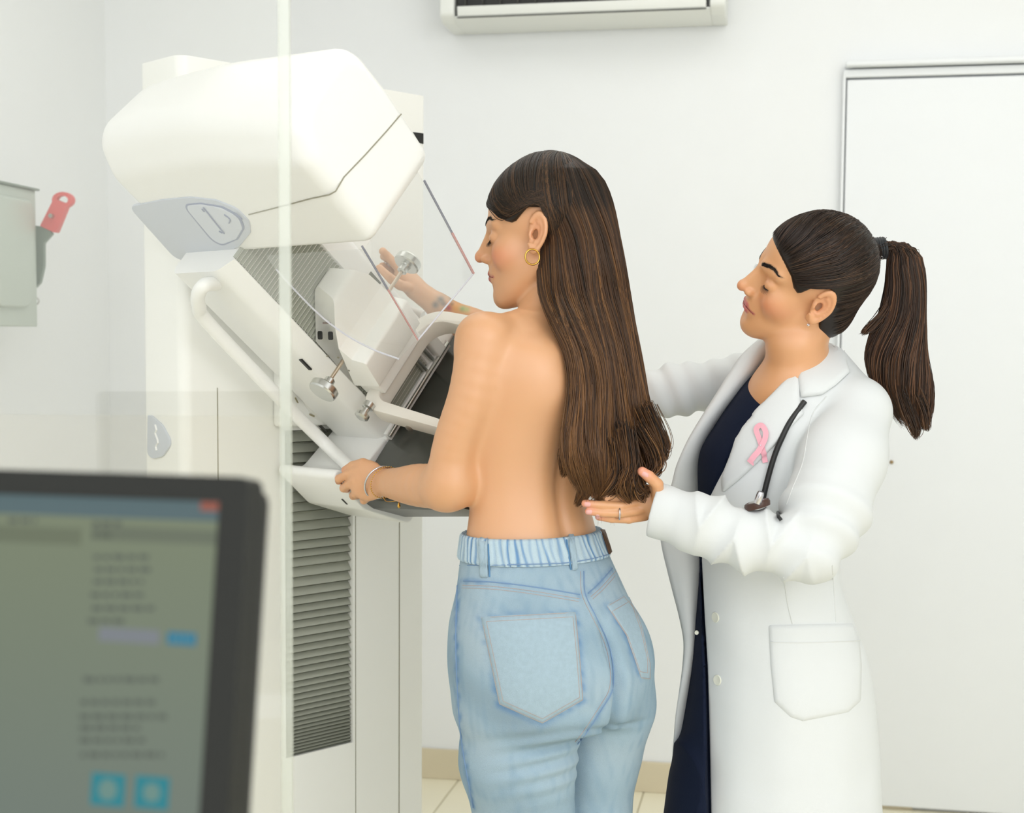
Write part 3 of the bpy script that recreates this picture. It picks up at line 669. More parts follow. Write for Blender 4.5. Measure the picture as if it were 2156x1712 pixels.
# ------------------------------------------------------------------ heads
def Rhead(yaw, pitch, roll):
    yaw, pitch, roll = map(math.radians, (yaw, pitch, roll))
    cy, sy, cp, sp, cr, sr = math.cos(yaw), math.sin(yaw), math.cos(pitch), math.sin(pitch), math.cos(roll), math.sin(roll)
    return V([[cy, -sy, 0], [sy, cy, 0], [0, 0, 1]]) @ V([[1, 0, 0], [0, cp, -sp], [0, sp, cp]]) @ V([[cr, 0, sr], [0, 1, 0], [-sr, 0, cr]])
def ear_sdf(p):
    """p in head space with x mirrored to be positive"""
    c = np.array((.0715, -.003, -.004), f4); th = math.radians(13); tl = math.radians(14)
    q = p - c
    y1 = q[:, 1] * math.cos(tl) + q[:, 2] * math.sin(tl); z1 = -q[:, 1] * math.sin(tl) + q[:, 2] * math.cos(tl)
    e = q[:, 0] * math.cos(th) + y1 * math.sin(th); y = -q[:, 0] * math.sin(th) + y1 * math.cos(th) ; z = z1
    e = e - .004
    w = .0166 - .0040 * np.clip(-z / .03, 0, 1)                 # narrower towards the lobe
    r_ = np.sqrt((y / w) ** 2 + (z / .0300) ** 2)
    plate = np.maximum((r_ - 1) * .014, np.abs(e) - .0026)
    rimd = np.sqrt(((r_ - .93) * .016) ** 2 + (e - .0042) ** 2) - .0032
    front = (y > .004) & (z < .012)
    rimd = np.where(front & (z > -.018), rimd + .004, rimd)
    r2 = np.sqrt(((y - .0005) / (w * .55)) ** 2 + ((z - .001) / .0168) ** 2)
    anti = np.sqrt(((r2 - .98) * .010) ** 2 + (e - .0028) ** 2) - .0024
    anti = np.where(y > .003, anti + .004, anti)
    d = smin(plate, rimd, .003); d = smin(d, anti, .003)
    d = smin(d, s_ell(np.stack([e, y, z], 1), (.0005, .0045, -.0255), (.0038, .0088, .0090)), .003)
    d = smin(d, s_ell(np.stack([e, y, z], 1), (.003, .0105, -.004), (.003, .0035, .0065)), .002)     # tragus
    d = smax(d, -s_ell(np.stack([e, y, z], 1), (.004, .0040, -.003), (.0078, .0060, .0092)), .002)
    return d
def head_sdf(p, ears=(1, 1)):
    x0 = p[:, 0]; p = p.copy(); p[:, 0] = np.abs(x0)
    d = s_ell(p, (0, -.004, .034), (.0735, .089, .084))
    d = smin(d, s_ell(p, (0, .033, .034), (.057, .060, .060)), .02)
    d = smin(d, s_ell(p, (0, .034, -.035), (.054, .056, .074)), .02)
    d = smin(d, s_cap(p, (.047, .004, -.050), (.016, .072, -.097), .017, .015), .03)
    d = smin(d, s_ell(p, (0, .045, -.078), (.038, .045, .030)), .02)
    d = smin(d, s_ell(p, (0, .080, -.100), (.017, .0145, .015)), .014)
    d = smin(d, s_ell(p, (.040, .058, -.030), (.020, .026, .024)), .02)
    d = smin(d, s_cap(p, (.010, .090, .019), (.043, .074, .019), .008, .007), .014)
    d = smax(d, -s_ell(p, (.035, .103, -.004), (.015, .0125, .0115)), .012)
    d = smin(d, s_sph(p, (.032, .0765, -.003), .0132), .003)
    d = smax(d, -s_cap(p, (.022, .0925, .0050), (.044, .0835, .0045), .0010), .004)
    d = smin(d, s_cap(p, (0, .084, .006), (0, .094, -.030), .011, .013), .008)
    d = smin(d, s_cap(p, (0, .0935, .010), (0, .112, -.025), .0058, .0078), .010)
    d = smin(d, s_sph(p, (0, .1155, -.030), .0090), .006)
    d = smin(d, s_ell(p, (.0105, .1035, -.0345), (.0066, .0085, .0066)), .004)
    d = smin(d, s_ell(p, (0, .082, -.056), (.026, .0175, .022)), .014)
    d = smax(d, -s_ell(p, (.0055, .108, -.0415), (.0030, .0042, .0035)), .002)
    d = smin(d, s_chain(p, [((0, .0982, -.0580), .0046), ((.009, .0970, -.0582), .0042), ((.025, .0865, -.0640), .0020)], .003), .004)
    d = smin(d, s_chain(p, [((0, .0972, -.0675), .0051), ((.009, .0956, -.0672), .0046), ((.023, .0865, -.0652), .0020)], .003), .004)
    d = smax(d, -s_chain(p, [((0, .1030, -.0628), .0010), ((.012, .0980, -.0624), .0010), ((.027, .0870, -.0650), .0009)], .002), .002)
    d = smax(d, -s_ell(p, (0, .1075, -.0825), (.014, .010, .008)), .010)
    e = ear_sdf(p)
    if not (ears[0] and ears[1]): e = np.where((x0 > 0) == bool(ears[1]), e, 1)
    return smin(d, e, .005)
def head_col(p, base, lips=(196, 104, 98), blush=(226, 128, 96), brow=(52, 36, 26), bl=.55):
    q = p.copy(); q[:, 0] = np.abs(q[:, 0]); n = len(q); c = np.tile(LIN(*base), (n, 1))
    def mix(w, rgb):
        nonlocal c; w = np.clip(w, 0, 1)[:, None]; c = c * (1 - w) + LIN(*rgb) * w
    g = lambda cc, s: np.exp(-(((q - V(cc)) / V(s)) ** 2).sum(1))
    mix(g((.046, .070, -.034), (.022, .03, .018)) * bl, blush); mix(g((0, .118, -.033), (.012, .012, .01)) * .5, blush)
    mix(g((.074, -.008, .0), (.014, .022, .03)) * .30, blush); mix(g((.032, .09, .004), (.014, .02, .008)) * .25, (196, 124, 88))
    l1 = s_chain(q, [((0, .0980, -.0585), .0046), ((.009, .0965, -.0586), .0041), ((.0250, .0870, -.0642), .0018)], .003)
    l2 = s_chain(q, [((0, .0970, -.0674), .0049), ((.009, .0950, -.0672), .0045), ((.0230, .0870, -.0652), .0018)], .003)
    mix(1.9 - np.minimum(l1, l2) / .0012, lips)
    f2 = q.copy(); f2[:, 1] = 0; bd_ = s_chain(f2, [((.011, 0, .0215), .0026), ((.024, 0, .0265), .0032), ((.037, 0, .0290), .0024), ((.051, 0, .0235), .0008)], .001)
    mix(np.where(q[:, 1] > .045, .42 - bd_ / .0040, 0), brow)
    mix(g((.0055, .108, -.040), (.004, .005, .003)) * .9, (96, 44, 34))
    return c
def lash_vf(R_, c, s, side):
    """lash line on the lowered lid, a tapered dark arc with short lashes"""
    vs, fs = [], []
    def add(path, rad, sd=5):
        v, f = tube_vf(path, rad, sd); o = len(vs); vs.extend(v); fs.extend([tuple(i + o for i in x) for x in f])
    ctr = V(.032, .0765, -.003); arc = []
    for k in range(13):
        az = math.radians(-48 + 100 * k / 12); el = math.radians(-34 + 14 * (abs(k - 5) / 7) ** 2)
        arc.append(ctr + .0137 * V(1.22 * math.sin(az) * math.cos(el), math.cos(az) * math.cos(el), math.sin(el)))
    W_ = lambda q: c + R_ @ (V(q[0] * side, q[1], q[2]) * s)
    add([W_(q) for q in arc], [.0005 + .0011 * math.sin(PI * k / 12) for k in range(13)])
    for k in range(1, 13):
        q = arc[k]; dirn = (q - ctr) / .0134
        tip = q + .0072 * (dirn * .9 + V(.35 * (k / 12), 0, -.42)); mid = (q + tip) / 2 + V(0, 0, -.0008)
        add([W_(q), W_(mid), W_(tip)], [.00042, .0003, .00012], 4)
    return vs, fs

def face_lines(R_, c, S_, bv, par, rgb_b, m_lip):
    """eyebrows hair by hair, and the line between the lips, laid on the face"""
    def onface(x, z):
        o = c + R_ @ (V(x, .16, z) * S_); d = R_ @ V(0, -1, 0); h = bv.ray_cast(Vector(o), Vector(d)); return None if h[0] is None else V(h[0]) - d * .0003
    rb = np.random.default_rng(2); vs, fs = [], []
    for side in (-1, 1):
        for k in range(150):
            t = rb.uniform(0, .93); x = .011 + .041 * t; z = np.interp(t, [0, .35, .65, 1], [.0205, .0262, .0285, .0222]); wd = .0030 * (1 - .75 * t ** 2)
            z0 = z + rb.uniform(-1, 1) * wd; ln = .0062 - .0022 * t; ang = .75 - 1.05 * t + rb.normal(0, .15)
            a = onface(side * x, z0); b = onface(side * (x + ln * math.cos(ang) * .5), z0 + ln * math.sin(ang) * .5); e = onface(side * (x + ln * math.cos(ang)), z0 + ln * math.sin(ang) * .9)
            if a is None or b is None or e is None: continue
            v, f = tube_vf([a, b, e], [.00038, .00036, .00012], 3); o = len(vs); vs += v; fs += [tuple(i + o for i in q) for q in f]
    from_vf('eyebrows', vs, fs, m_lash, par, 60)
    q = [onface(x, z) for x, z in ((-.0265, -.0652), (-.020, -.0640), (-.010, -.0622), (-.004, -.0630), (0, -.0634), (.004, -.0630), (.010, -.0622), (.020, -.0640), (.0265, -.0652))]
    q = [p for p in q if p is not None]; v, f = tube_vf(catmull(q, 4), .0008, 5); from_vf('lip_line', v, f, m_lip, par, 60)
# ------------------------------------------------------------------ people: shared tools
def ez_interp(rows, per=10):
    """densify rows of equal-length tuples with a spline"""
    return np.array(catmull([V(*r) for r in rows], per))
class Trunk:
    """stack of ellipses; rows = (py, xl, xr, y, ratio, yaw): silhouettes in px, centre depth, depth/width ratio"""
    def __init__(s, rows, inset=0.):
        R_ = ez_interp(rows, 8); out = []
        for py, xl, xr, yc, rho, yaw in R_:
            c = P((xl + xr) / 2, py, yc); w = (xr - xl) / 2 * yc / F * 1.0; yw = math.radians(yaw)
            A = w / math.sqrt(math.cos(yw) ** 2 + (rho * math.sin(yw)) ** 2)
            out.append((c[2], c[0], c[1], A, A * rho, yw))
        out = np.array(out); out = out[np.argsort(out[:, 0])]; s.T = out; s.inset = inset
    def at(s, z):
        return [np.interp(z, s.T[:, 0], s.T[:, i]) for i in range(1, 6)]
    def local(s, p):
        cx, cy, A, B, yw = s.at(p[:, 2]); x, y = p[:, 0] - cx, p[:, 1] - cy
        u = x * np.cos(yw) + y * np.sin(yw); v = -x * np.sin(yw) + y * np.cos(yw); return u, v, A, B
    def sdf(s, p, infl=0.):
        u, v, A, B = s.local(p); A = A + infl; B = B + infl
        k0 = np.sqrt((u / A) ** 2 + (v / B) ** 2); k1 = np.sqrt((u / A ** 2) ** 2 + (v / B ** 2) ** 2) + 1e-9
        d = np.where(k0 < .3, -.7 * np.minimum(A, B), k0 * (k0 - 1) / k1) * .96
        return np.maximum(d, np.maximum(p[:, 2] - s.T[-1, 0] - infl, s.T[0, 0] - infl - p[:, 2])).astype(f4)
    def point(s, z, th, infl=0.):
        cx, cy, A, B, yw = s.at(z); u, v = (A + infl) * math.cos(th), (B + infl) * math.sin(th)
        return V(cx + u * math.cos(yw) - v * math.sin(yw), cy + u * math.sin(yw) + v * math.cos(yw), z)
def dense(nodes, per=4):
    q = catmull([V(*p, r) for p, r in nodes], per); return [(x[:3], x[3]) for x in q]
def N4(lst): return [(P(x, y, d), r) for x, y, d, r in lst]
def bvh_of(*objs):
    vs, fs = [], []
    for o in objs:
        k = len(vs); M = o.matrix_world; vs += [M @ v.co for v in o.data.vertices]; fs += [[i + k for i in p.vertices] for p in o.data.polygons]
    return BVHTree.FromPolygons(vs, fs)
def hit(bvh, px, py, off=0.):
    d = ray(px, py); d = d / np.linalg.norm(d); h = bvh.ray_cast(Vector(EYE), Vector(d))
    if h[0] is None: return None, None
    n = V(h[1]); n = n if n @ d < 0 else -n
    return V(h[0]) + n * off, n
def px_tube(name, bvh, pts, rad, m, parent, off=.001, per=6, sides=6, squash=None, sp=True):
    q = catmull([V(*p) for p in pts], per) if sp else [V(*p) for p in pts]
    path = [hit(bvh, x, y, off)[0] for x, y in q]; path = [p for p in path if p is not None]
    if len(path) < 2: return None
    v, f = tube_vf(path, rad, sides, squash=squash); return from_vf(name, v, f, m, parent, 60)
def patch(name, bvh, poly, m, parent, off=.002, th=.002, rings=9, r=6., seg=5, sub=5):
    """a cloth piece whose outline is given in px, laid on the surface below it"""
    pl_ = rpoly(poly, r, seg); dense = []
    for i in range(len(pl_)):
        a0, a1 = pl_[i], pl_[(i + 1) % len(pl_)]; k = max(1, int(np.linalg.norm(a1 - a0) / 9))
        dense += [a0 + (a1 - a0) * j / k for j in range(k)]
    c = np.mean(dense, axis=0); bm = bmesh.new(); top, bot = [], []
    last = next((h for h in [hit(bvh, *p) for p in [c] + dense] if h[0] is not None), None)
    if last is None: print('PATCH MISS', name); bm.free(); return None
    for i in range(rings + 1):
        s = 1 - i / rings; rt_, rb_ = [], []
        if i == rings: pts = [c]
        else: pts = [c + (p - c) * s for p in dense]
        for p in pts:
            h, n = hit(bvh, *p)
            if h is None: h, n = last
            last = (h, n); rt_.append(bm.verts.new(h + n * (off + th * (0.35 if i == 0 else 1))));
            if i == 0: rb_.append(bm.verts.new(h + n * (off - .002)))
        top.append(rt_); bot.append(rb_)
    k = len(dense)
    for i in range(rings - 1):
        for j in range(k): bm.faces.new((top[i][j], top[i][(j + 1) % k], top[i + 1][(j + 1) % k], top[i + 1][j]))
    for j in range(k): bm.faces.new((top[rings - 1][j], top[rings - 1][(j + 1) % k], top[rings][0])); bm.faces.new((bot[0][j], bot[0][(j + 1) % k], top[0][(j + 1) % k], top[0][j]))
    bmesh.ops.smooth_vert(bm, verts=[v for v in bm.verts if not v.is_boundary], factor=.5, use_axis_x=True, use_axis_y=True, use_axis_z=True)
    return from_bm(name, bm, m, parent, 60)
def sines(p, seed, n=5, f0=25, f1=90):
    r = np.random.default_rng(seed); o = np.zeros(len(p))
    for _ in range(n):
        d = r.normal(size=3); d /= np.linalg.norm(d); o += np.sin(p @ (d * r.uniform(f0, f1)) + r.uniform(0, 6))
    return o / n
# hair: many tapered strands in one mesh
def strands_mesh(name, paths, rads, cols, m, parent, sides=3, **props):
    paths = np.asarray(paths); n, k, _ = paths.shape
    tg = np.gradient(paths, axis=1); tg /= np.linalg.norm(tg, axis=2, keepdims=True) + 1e-9
    e1 = np.cross(tg, np.array([.3, -.8, .2])); e1 /= np.linalg.norm(e1, axis=2, keepdims=True) + 1e-9; e2 = np.cross(tg, e1)
    ang = np.arange(sides) * 2 * PI / sides; rads = np.asarray(rads)[..., None, None]
    v = paths[:, :, None] + rads * (np.cos(ang)[None, None, :, None] * e1[:, :, None] + np.sin(ang)[None, None, :, None] * e2[:, :, None])
    v = v.reshape(-1, 3); base = (np.arange(n) * k * sides)[:, None, None]; i = np.arange(k - 1)[None, :, None] * sides; j = np.arange(sides)[None, None]
    j2 = (j + 1) % sides; q = np.stack([base + i + j, base + i + j2, base + i + sides + j2, base + i + sides + j], -1).reshape(-1, 4)
    c = np.repeat(np.asarray(cols).reshape(-1, 3), sides, axis=0)
    return np_mesh(name, v, q, m, parent, col=c, **props)
def clump_noise(n, k, amp, r, f=3.0):
    s = np.linspace(0, 1, k)[None]; o = np.zeros((n, k, 3))
    for ax in range(3):
        o[..., ax] = amp * (np.sin(2 * PI * (s * r.uniform(.5, f, (n, 1)) + r.uniform(0, 1, (n, 1)))) * r.uniform(.2, 1, (n, 1)))
    return o
m_hair = mat('hair', (255, 255, 255), .38, spec=.4, attr='col', var=.05, vscale=40)
m_skin = mat('skin', (255, 255, 255), .42, spec=.85, sss=.12, attr='col', var=.02, bump=.04, bscale=700, vscale=25)
m_lash = mat('lash_black', (26, 18, 14), .6); m_gold = mat('gold', (214, 170, 84), .25, 1.); m_silver = mat('silver', (214, 212, 216), .22, 1.)
def to_local(par):  # world-space meshes under a thing keep their place
    mi = par.matrix_basis.inverted()
    for ch in [o for o in COL.objects if o.parent == par and o.get('_w') is None]: pass
def wempty(name, loc, label, cat):
    """people are modelled in world space: their parts hang below an empty at the feet, offset back"""
    return empty(name, loc, label, cat)
def fixparent(root):
    mi = root.matrix_basis.inverted()
    for o in COL.objects:
        if o.parent == root: o.matrix_parent_inverse = mi
# ================================================================== patient
PT = wempty('person', (.05, 2.42, 0), 'woman with long brown hair and bare back in blue jeans, standing at the machine', 'person')
PHR = Rhead(77, -4, -1); PHC = P(1149, 491, 2.47); PHS = V(1.03, 1.03, 1.07)
psi = 40
pt_tr = Trunk([(1290, 955, 1330, 2.42, .80, 43), (1200, 970, 1290, 2.42, .76, 41), (1130, 981, 1262, 2.42, .70, psi), (1080, 988, 1248, 2.42, .68, psi), (1030, 990, 1240, 2.42, .68, psi), (980, 989, 1245, 2.42, .68, psi), (930, 988, 1262, 2.42, .69, psi), (880, 990, 1282, 2.42, .70, psi), (830, 992, 1302, 2.42, .70, psi), (780, 1000, 1315, 2.42, .66, psi), (730, 1020, 1312, 2.42, .60, psi), (695, 1050, 1285, 2.43, .50, psi), (668, 1100, 1245, 2.44, .46, psi)])
SLn = (P(1018, 717, 2.335), .0425); SRn = (P(1280, 712, 2.53), .040)
larm = [SLn] + N4([(995, 830, 2.330, .0385), (960, 930, 2.340, .0360), (941, 1026, 2.355, .0365)])
lfor = N4([(941, 1026, 2.355, .0360), (884, 1022, 2.43, .0362), (842, 1020, 2.49, .0292), (806, 1015, 2.545, .0226), (796, 1013, 2.555, .0220)])
rarm = [SRn, (P(1090, 712, 2.78), .036)]
rfor = N4([(1090, 712, 2.78, .036), (985, 683, 2.785, .0320), (925, 646, 2.79, .0235), (878, 611, 2.795, .0210)])
neckn = [(PHC + PHR @ V(0, -.018, -.06), .047), (P(1158, 650, 2.455), .047), (P(1160, 700, 2.44), .060)]
fj = lambda r, *n: [(P(x, y, d), r * s) for (x, y, d), s in zip(n, (1.08, 1., .95, .85))]
lh = [fj(0.00884, (788, 984, 2.552), (764, 975, 2.560), (742, 981, 2.576), (727, 990, 2.592)),
      fj(0.00800, (752, 992, 2.562), (732, 999, 2.574), (714, 1008, 2.588), (713, 1013, 2.604)),
      fj(0.00818, (748, 1012, 2.560), (734, 1021, 2.574), (724, 1028, 2.592), (730, 1030, 2.608)),
      fj(0.00791, (756, 1030, 2.560), (748, 1040, 2.572), (744, 1044, 2.592), (752, 1044, 2.608)),
      fj(0.00725, (772, 1044, 2.558), (766, 1053, 2.568), (766, 1054, 2.584), (774, 1050, 2.600))]
rh = [fj(.0088, (852, 580, 2.80), (832, 556, 2.80), (814, 538, 2.795), (806, 529, 2.785)), fj(.0088, (858, 584, 2.825), (838, 562, 2.83), (818, 545, 2.82), (808, 540, 2.80)),
      fj(.0085, (856, 596, 2.84), (838, 578, 2.85), (818, 566, 2.84), (805, 560, 2.82)), fj(.008, (858, 606, 2.85), (840, 594, 2.86), (822, 585, 2.85), (810, 578, 2.83)),
      fj(.0098, (866, 608, 2.785), (842, 600, 2.765), (818, 584, 2.755), (799, 566, 2.755))]
eR = V(math.cos(math.radians(psi)), math.sin(math.radians(psi)), 0); eF = V(-math.sin(math.radians(psi)), math.cos(math.radians(psi)), 0)
larmd = dense(larm); lford = dense([(P(955, 1018, 2.345), .034)] + lfor); SBZ = P(1098, 808, 2.33)[2]; palmL = P(773, 1012, 2.553); palmR = P(862, 594, 2.81)
def patient_sdf(p):
    d = pt_tr.sdf(p)
    u, v, A, B = pt_tr.local(p); bk = v < 0
    z = p[:, 2]
    # spine furrow, shoulder blade, loin muscles
    zt = P(1160, 700, 2.4)[2]; zb = P(1190, 1140, 2.35)[2]; win = np.clip((z - zb + .05) / .08, 0, 1) * np.clip((zt - z) / .1, 0, 1)
    d = d + np.where(bk, (.0075 * np.exp(-(u / .013) ** 2) - .0045 * np.exp(-((np.abs(u) - .040) / .026) ** 2)) * win, 0)
    for uc, zc, sg in ((-.080, SBZ, 1), (.085, SBZ, -1)):
        uu, zz_ = u - uc, z - zc; ur = (uu * .94 + zz_ * .34 * sg); zr = (-uu * .34 * sg + zz_ * .94)
        d = d - np.where(bk, .0085 * np.exp(-(ur / .038) ** 2 - (np.abs(zr) / .065) ** 3) - .0035 * np.exp(-((ur - .048 * sg) / .018) ** 2 - (zr / .05) ** 2), 0)
    d = smin(d, s_chain(p, [(P(1018, 717, 2.345), .0415), (P(1090, 712, 2.39), .044), (P(1150, 690, 2.43), .048)]), .02)
    d = smin(d, s_chain(p, [(P(1284, 712, 2.53), .040), (P(1225, 700, 2.48), .045), (P(1160, 690, 2.44), .048)]), .02)
    d = smin(d, s_chain(p, larmd, .004), .024)
    fo = smin(s_chain(p, lford, .004), s_ell(p, palmL, (.040, .0150, .037), np.stack([V(-.88, .48, .0), V(.48, .88, 0), V(0, 0, 1)], 1)), .012)
    for f in lh: fo = smin(fo, s_chain(p, f, .002), .0035)
    d = smin(d, fo, .022)
    d = smin(d, s_chain(p, rarm, .01), .02)
    fo = smin(s_chain(p, rfor, .012), s_ell(p, palmR, (.036, .030, .022), np.stack([V(-.75, .0, .66), V(0, 1, 0), V(-.66, 0, -.75)], 1)), .012)
    for f in rh: fo = smin(fo, s_chain(p, f, .002), .003)
    d = smin(d, fo, .010)
    d = smin(d, s_chain(p, neckn, .02), .022)
    m = ((p - PHC) ** 2).sum(1) < .2 ** 2
    if m.any():
        q = ((p[m] - PHC.astype(f4)) @ PHR.astype(f4)) / PHS.astype(f4); d[m] = smin(d[m], head_sdf(q, (1, 1)), .009)
    return d.astype(f4)
HI = .0030
vs, fs = mesh_sdf(patient_sdf, (-.42, 2.12, .93), (.34, 2.94, 1.74), HI)
q = ((vs - PHC) @ PHR) / PHS; ins = (np.abs(q).max(1) < .15)
SKP = (222, 167, 122)
colr = np.tile(LIN(*SKP), (len(vs), 1)); colr[ins] = head_col(q[ins], SKP, lips=(186, 98, 92), bl=.62)
def stain(c, pts, centre, s, rgb, w=1.):
    k = np.exp(-(((pts - centre) / V(s)) ** 2).sum(1))[:, None] * w; return c * (1 - k) + LIN(*rgb) * k
for kk in range(5): colr = stain(colr, vs, lh[kk][3][0], (.012, .012, .012), (224, 140, 112), .5)
colr = stain(colr, vs, P(941, 1050, 2.47), (.03, .03, .03), (206, 134, 92), .5)
for x, y, sx_, rgb in ((928, 630, .008, (70, 92, 96)), (917, 642, .007, (60, 82, 86)), (934, 640, .005, (84, 96, 92)), (945, 648, .007, (168, 60, 96)), (952, 640, .004, (70, 60, 60)), (962, 645, .011, (208, 148, 70)), (950, 628, .006, (120, 124, 106)), (974, 650, .006, (110, 156, 96)), (983, 652, .006, (160, 170, 100)), (938, 616, .004, (120, 120, 100))):
    h_ = P(x, y, 2.765); colr = stain(colr, vs, h_, (sx_, .03, sx_), rgb, .85)
# thin wrist hair line of pigment is left out; body in one continuous mesh
body = np_mesh('body', vs, fs, m_skin, PT, colr)
def lash(side, par, R_, c, s):
    v, f = lash_vf(R_, c, s, side); return from_vf('eyelashes', v, f, m_lash, par, 60)
lash(-1, PT, PHR, PHC, 1.04); lash(1, PT, PHR, PHC, 1.04)
bvP = bvh_of(body); m_lip = mat('lip_shade', (140, 66, 60), .5); face_lines(PHR, PHC, PHS, bvP, PT, None, m_lip)
# jeans ------------------------------------------------------------
m_den = mat('denim', (255, 255, 255), .85, spec=.1, attr='col', var=.07, vscale=260, bump=.6, bscale=900)
jt = Trunk([(1600, 975, 1340, 2.41, .78, 45), (1550, 962, 1346, 2.41, .80, 45), (1500, 953, 1362, 2.41, .84, 45), (1450, 947, 1371, 2.41, .86, 45), (1400, 941, 1373, 2.41, .87, 45), (1350, 941, 1362, 2.41, .86, 44), (1300, 946, 1345, 2.41, .84, 43), (1240, 960, 1318, 2.415, .80, 42), (1180, 968, 1290, 2.42, .76, 41), (1130, 975, 1270, 2.42, .72, psi), (1105, 976, 1266, 2.42, .72, psi)])
hz = P(1190, 1560, 2.35)[2]
GL = P(1128, 1405, 2.385); GR = P(1268, 1392, 2.43); 
legL = [(P(1105, 1480, 2.365), .108), (P(1092, 1600, 2.36), .0945), (P(1106, 1712, 2.37), .082), (V(.035, 2.39, .45), .066), (V(.03, 2.41, .09), .060)]
legR = [(P(1262, 1480, 2.455), .100), (P(1232, 1600, 2.47), .089), (P(1226, 1712, 2.47), .081), (V(.13, 2.50, .45), .066), (V(.135, 2.53, .09), .060)]
zc_ = P(1190, 1133, 2.34)[2]
def jeans_sdf(p):
    d = jt.sdf(p); z = p[:, 2]; d = smax(d, (hz + .02 - z), .03)
    d = smin(d, s_ell(p, GL, (.108, .108, .118)), .03); d = smin(d, s_ell(p, GR, (.088, .096, .108)), .018)
    l1 = s_chain(p, legL, .03); l2 = s_chain(p, legR, .03); d = smin(d, smin(l1, l2, .004), .02)
    # centre-back cleft
    u, v, A, B = jt.local(p); ck = np.exp(-((u - .000) / .012) ** 2) * np.clip((P(1250, 1290, 2.3)[2] - z) / .06, 0, 1) * (v < 0)
    d = d + .020 * ck
    # drag folds below the seat and at the back of the knee side
    q = p - P(1150, 1600, 2.27); cz = q[:, 2] + .9 * q[:, 0] ** 2 - .12 * q[:, 0]
    w = np.exp(-((q[:, 0]) / .07) ** 2 - (q[:, 2] / .06) ** 2) * (p[:, 1] < 2.36); d = d - w * .0040 * np.sin(cz * 2 * PI / .028)
    q = p - P(1262, 1512, 2.36); w = np.exp(-((q[:, 0] - .02) / .05) ** 2); d = d + .006 * w * np.exp(-((q[:, 2] + .15 * q[:, 0]) / .006) ** 2)
    d = d - .0012 * sines(p, 4, 6, 30, 80)
    return smax(d, z - zc_, .002).astype(f4)
vs, fs = mesh_sdf(jeans_sdf, (-.14, 2.15, .08), (.30, 2.68, 1.10), .0042)
den0, den1, den2 = LIN(165, 190, 206), LIN(120, 155, 184), LIN(189, 205, 214)
tn = sines(vs, 9, 6, 15, 50)[:, None]; cj = den0 * (1 - .25 * np.clip(-tn, 0, 1)) + (den2 - den0) * np.clip(tn + .2, 0, 1) * .6
t2 = np.clip(sines(vs * V(1, 1, .35), 11, 6, 150, 420)[:, None], 0, 1); cj = cj * (1 - .45 * t2) + den1 * .45 * t2
def px_mask_line(vs, pts, w):
    x, y = proj(vs); d = np.full(len(vs), 1e9)
    for (x0, y0), (x1, y1) in zip(pts, pts[1:]):
        ab = V(x1 - x0, y1 - y0); t = np.clip(((x - x0) * ab[0] + (y - y0) * ab[1]) / (ab @ ab), 0, 1); d = np.minimum(d, np.hypot(x - x0 - t * ab[0], y - y0 - t * ab[1]))
    return np.exp(-(d / w) ** 2)
jeans = np_mesh('jeans', vs, fs, m_den, PT, None); 
bvJ = bvh_of(jeans)
Yoke1 = [(963, 1223), (1040, 1226), (1130, 1237), (1221, 1252)]; Yoke2 = [(1238, 1250), (1262, 1228), (1295, 1190)]
Cseam = [(1229, 1203), (1232, 1250), (1254, 1298), (1280, 1353), (1291, 1405), (1289, 1453), (1269, 1490), (1236, 1541), (1216, 1567)]
PkL = [(1011, 1298), (1213, 1287), (1222, 1380), (1229, 1475), (1142, 1525), (1050, 1484)]
PkR = [(1276, 1273), (1325, 1244), (1352, 1320), (1370, 1400), (1370, 1434), (1351, 1431), (1318, 1337)]
Sside = [(963, 1233), (960, 1338), (963, 1445), (972, 1560), (996, 1700)]
camside = np.array([True] * len(vs))
nv = np.zeros(len(vs)); w = np.zeros(len(vs))
for ln_, wd_, am in ((Yoke1, 7, .55), (Yoke2, 7, .5), (Sside, 6, .75), (Cseam, 5, .35), (PkL + PkL[:1], 8, .6), (PkR[-2:] + PkR[:1], 7, .8)): w = np.maximum(w, px_mask_line(vs, ln_, wd_) * am)
# worn-in indigo collects in blotches along the seams
bl_ = np.clip(.45 + 1.1 * sines(vs, 21, 9, 60, 500) + .8 * sines(vs, 22, 6, 20, 60), .12, 1); front = vs[:, 1] < 2.42
w = (w * bl_ * front)[:, None]; cj = cj * (1 - w) + LIN(74, 128, 184) * w
at = jeans.data.color_attributes.new('col', 'FLOAT_COLOR', 'POINT'); c4 = np.ones((len(jeans.data.vertices), 4), f4); c4[:, :3] = cj; at.data.foreach_set('color', c4.ravel())
m_sti = mat('stitch_tan', (186, 166, 156), .8); m_stb = mat('stitch_blue', (120, 150, 186), .8)
m_denp = mat('denim_pocket', (171, 193, 206), .85, spec=.1, var=.10, vscale=140, bump=.6, bscale=900)
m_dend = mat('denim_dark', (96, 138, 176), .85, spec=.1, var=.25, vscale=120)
def off_line(pts, o):
    out = []
    for i, p in enumerate(pts):
        a = V(pts[max(i - 1, 0)]); b = V(pts[min(i + 1, len(pts) - 1)]); t = b - a; t /= np.linalg.norm(t) + 1e-9; out.append((p[0] - t[1] * o, p[1] + t[0] * o))
    return out
for nm, pts, oo in (('yoke_seam', Yoke1, 9), ('yoke_seam', Yoke2, 9)):
    px_tube(nm, bvJ, pts, .0011, m_stb, PT, .0002); px_tube(nm, bvJ, off_line(pts, oo), .00045, m_sti, PT, .0004); px_tube(nm, bvJ, off_line(pts, oo + 6), .00045, m_sti, PT, .0004)
px_tube('seat_seam', bvJ, Cseam, .0011, m_stb, PT, .0002); px_tube('seat_seam', bvJ, off_line(Cseam, 7), .00045, m_sti, PT, .0004)
px_tube('side_seam', bvJ, Sside, .0013, m_stb, PT, .0002)
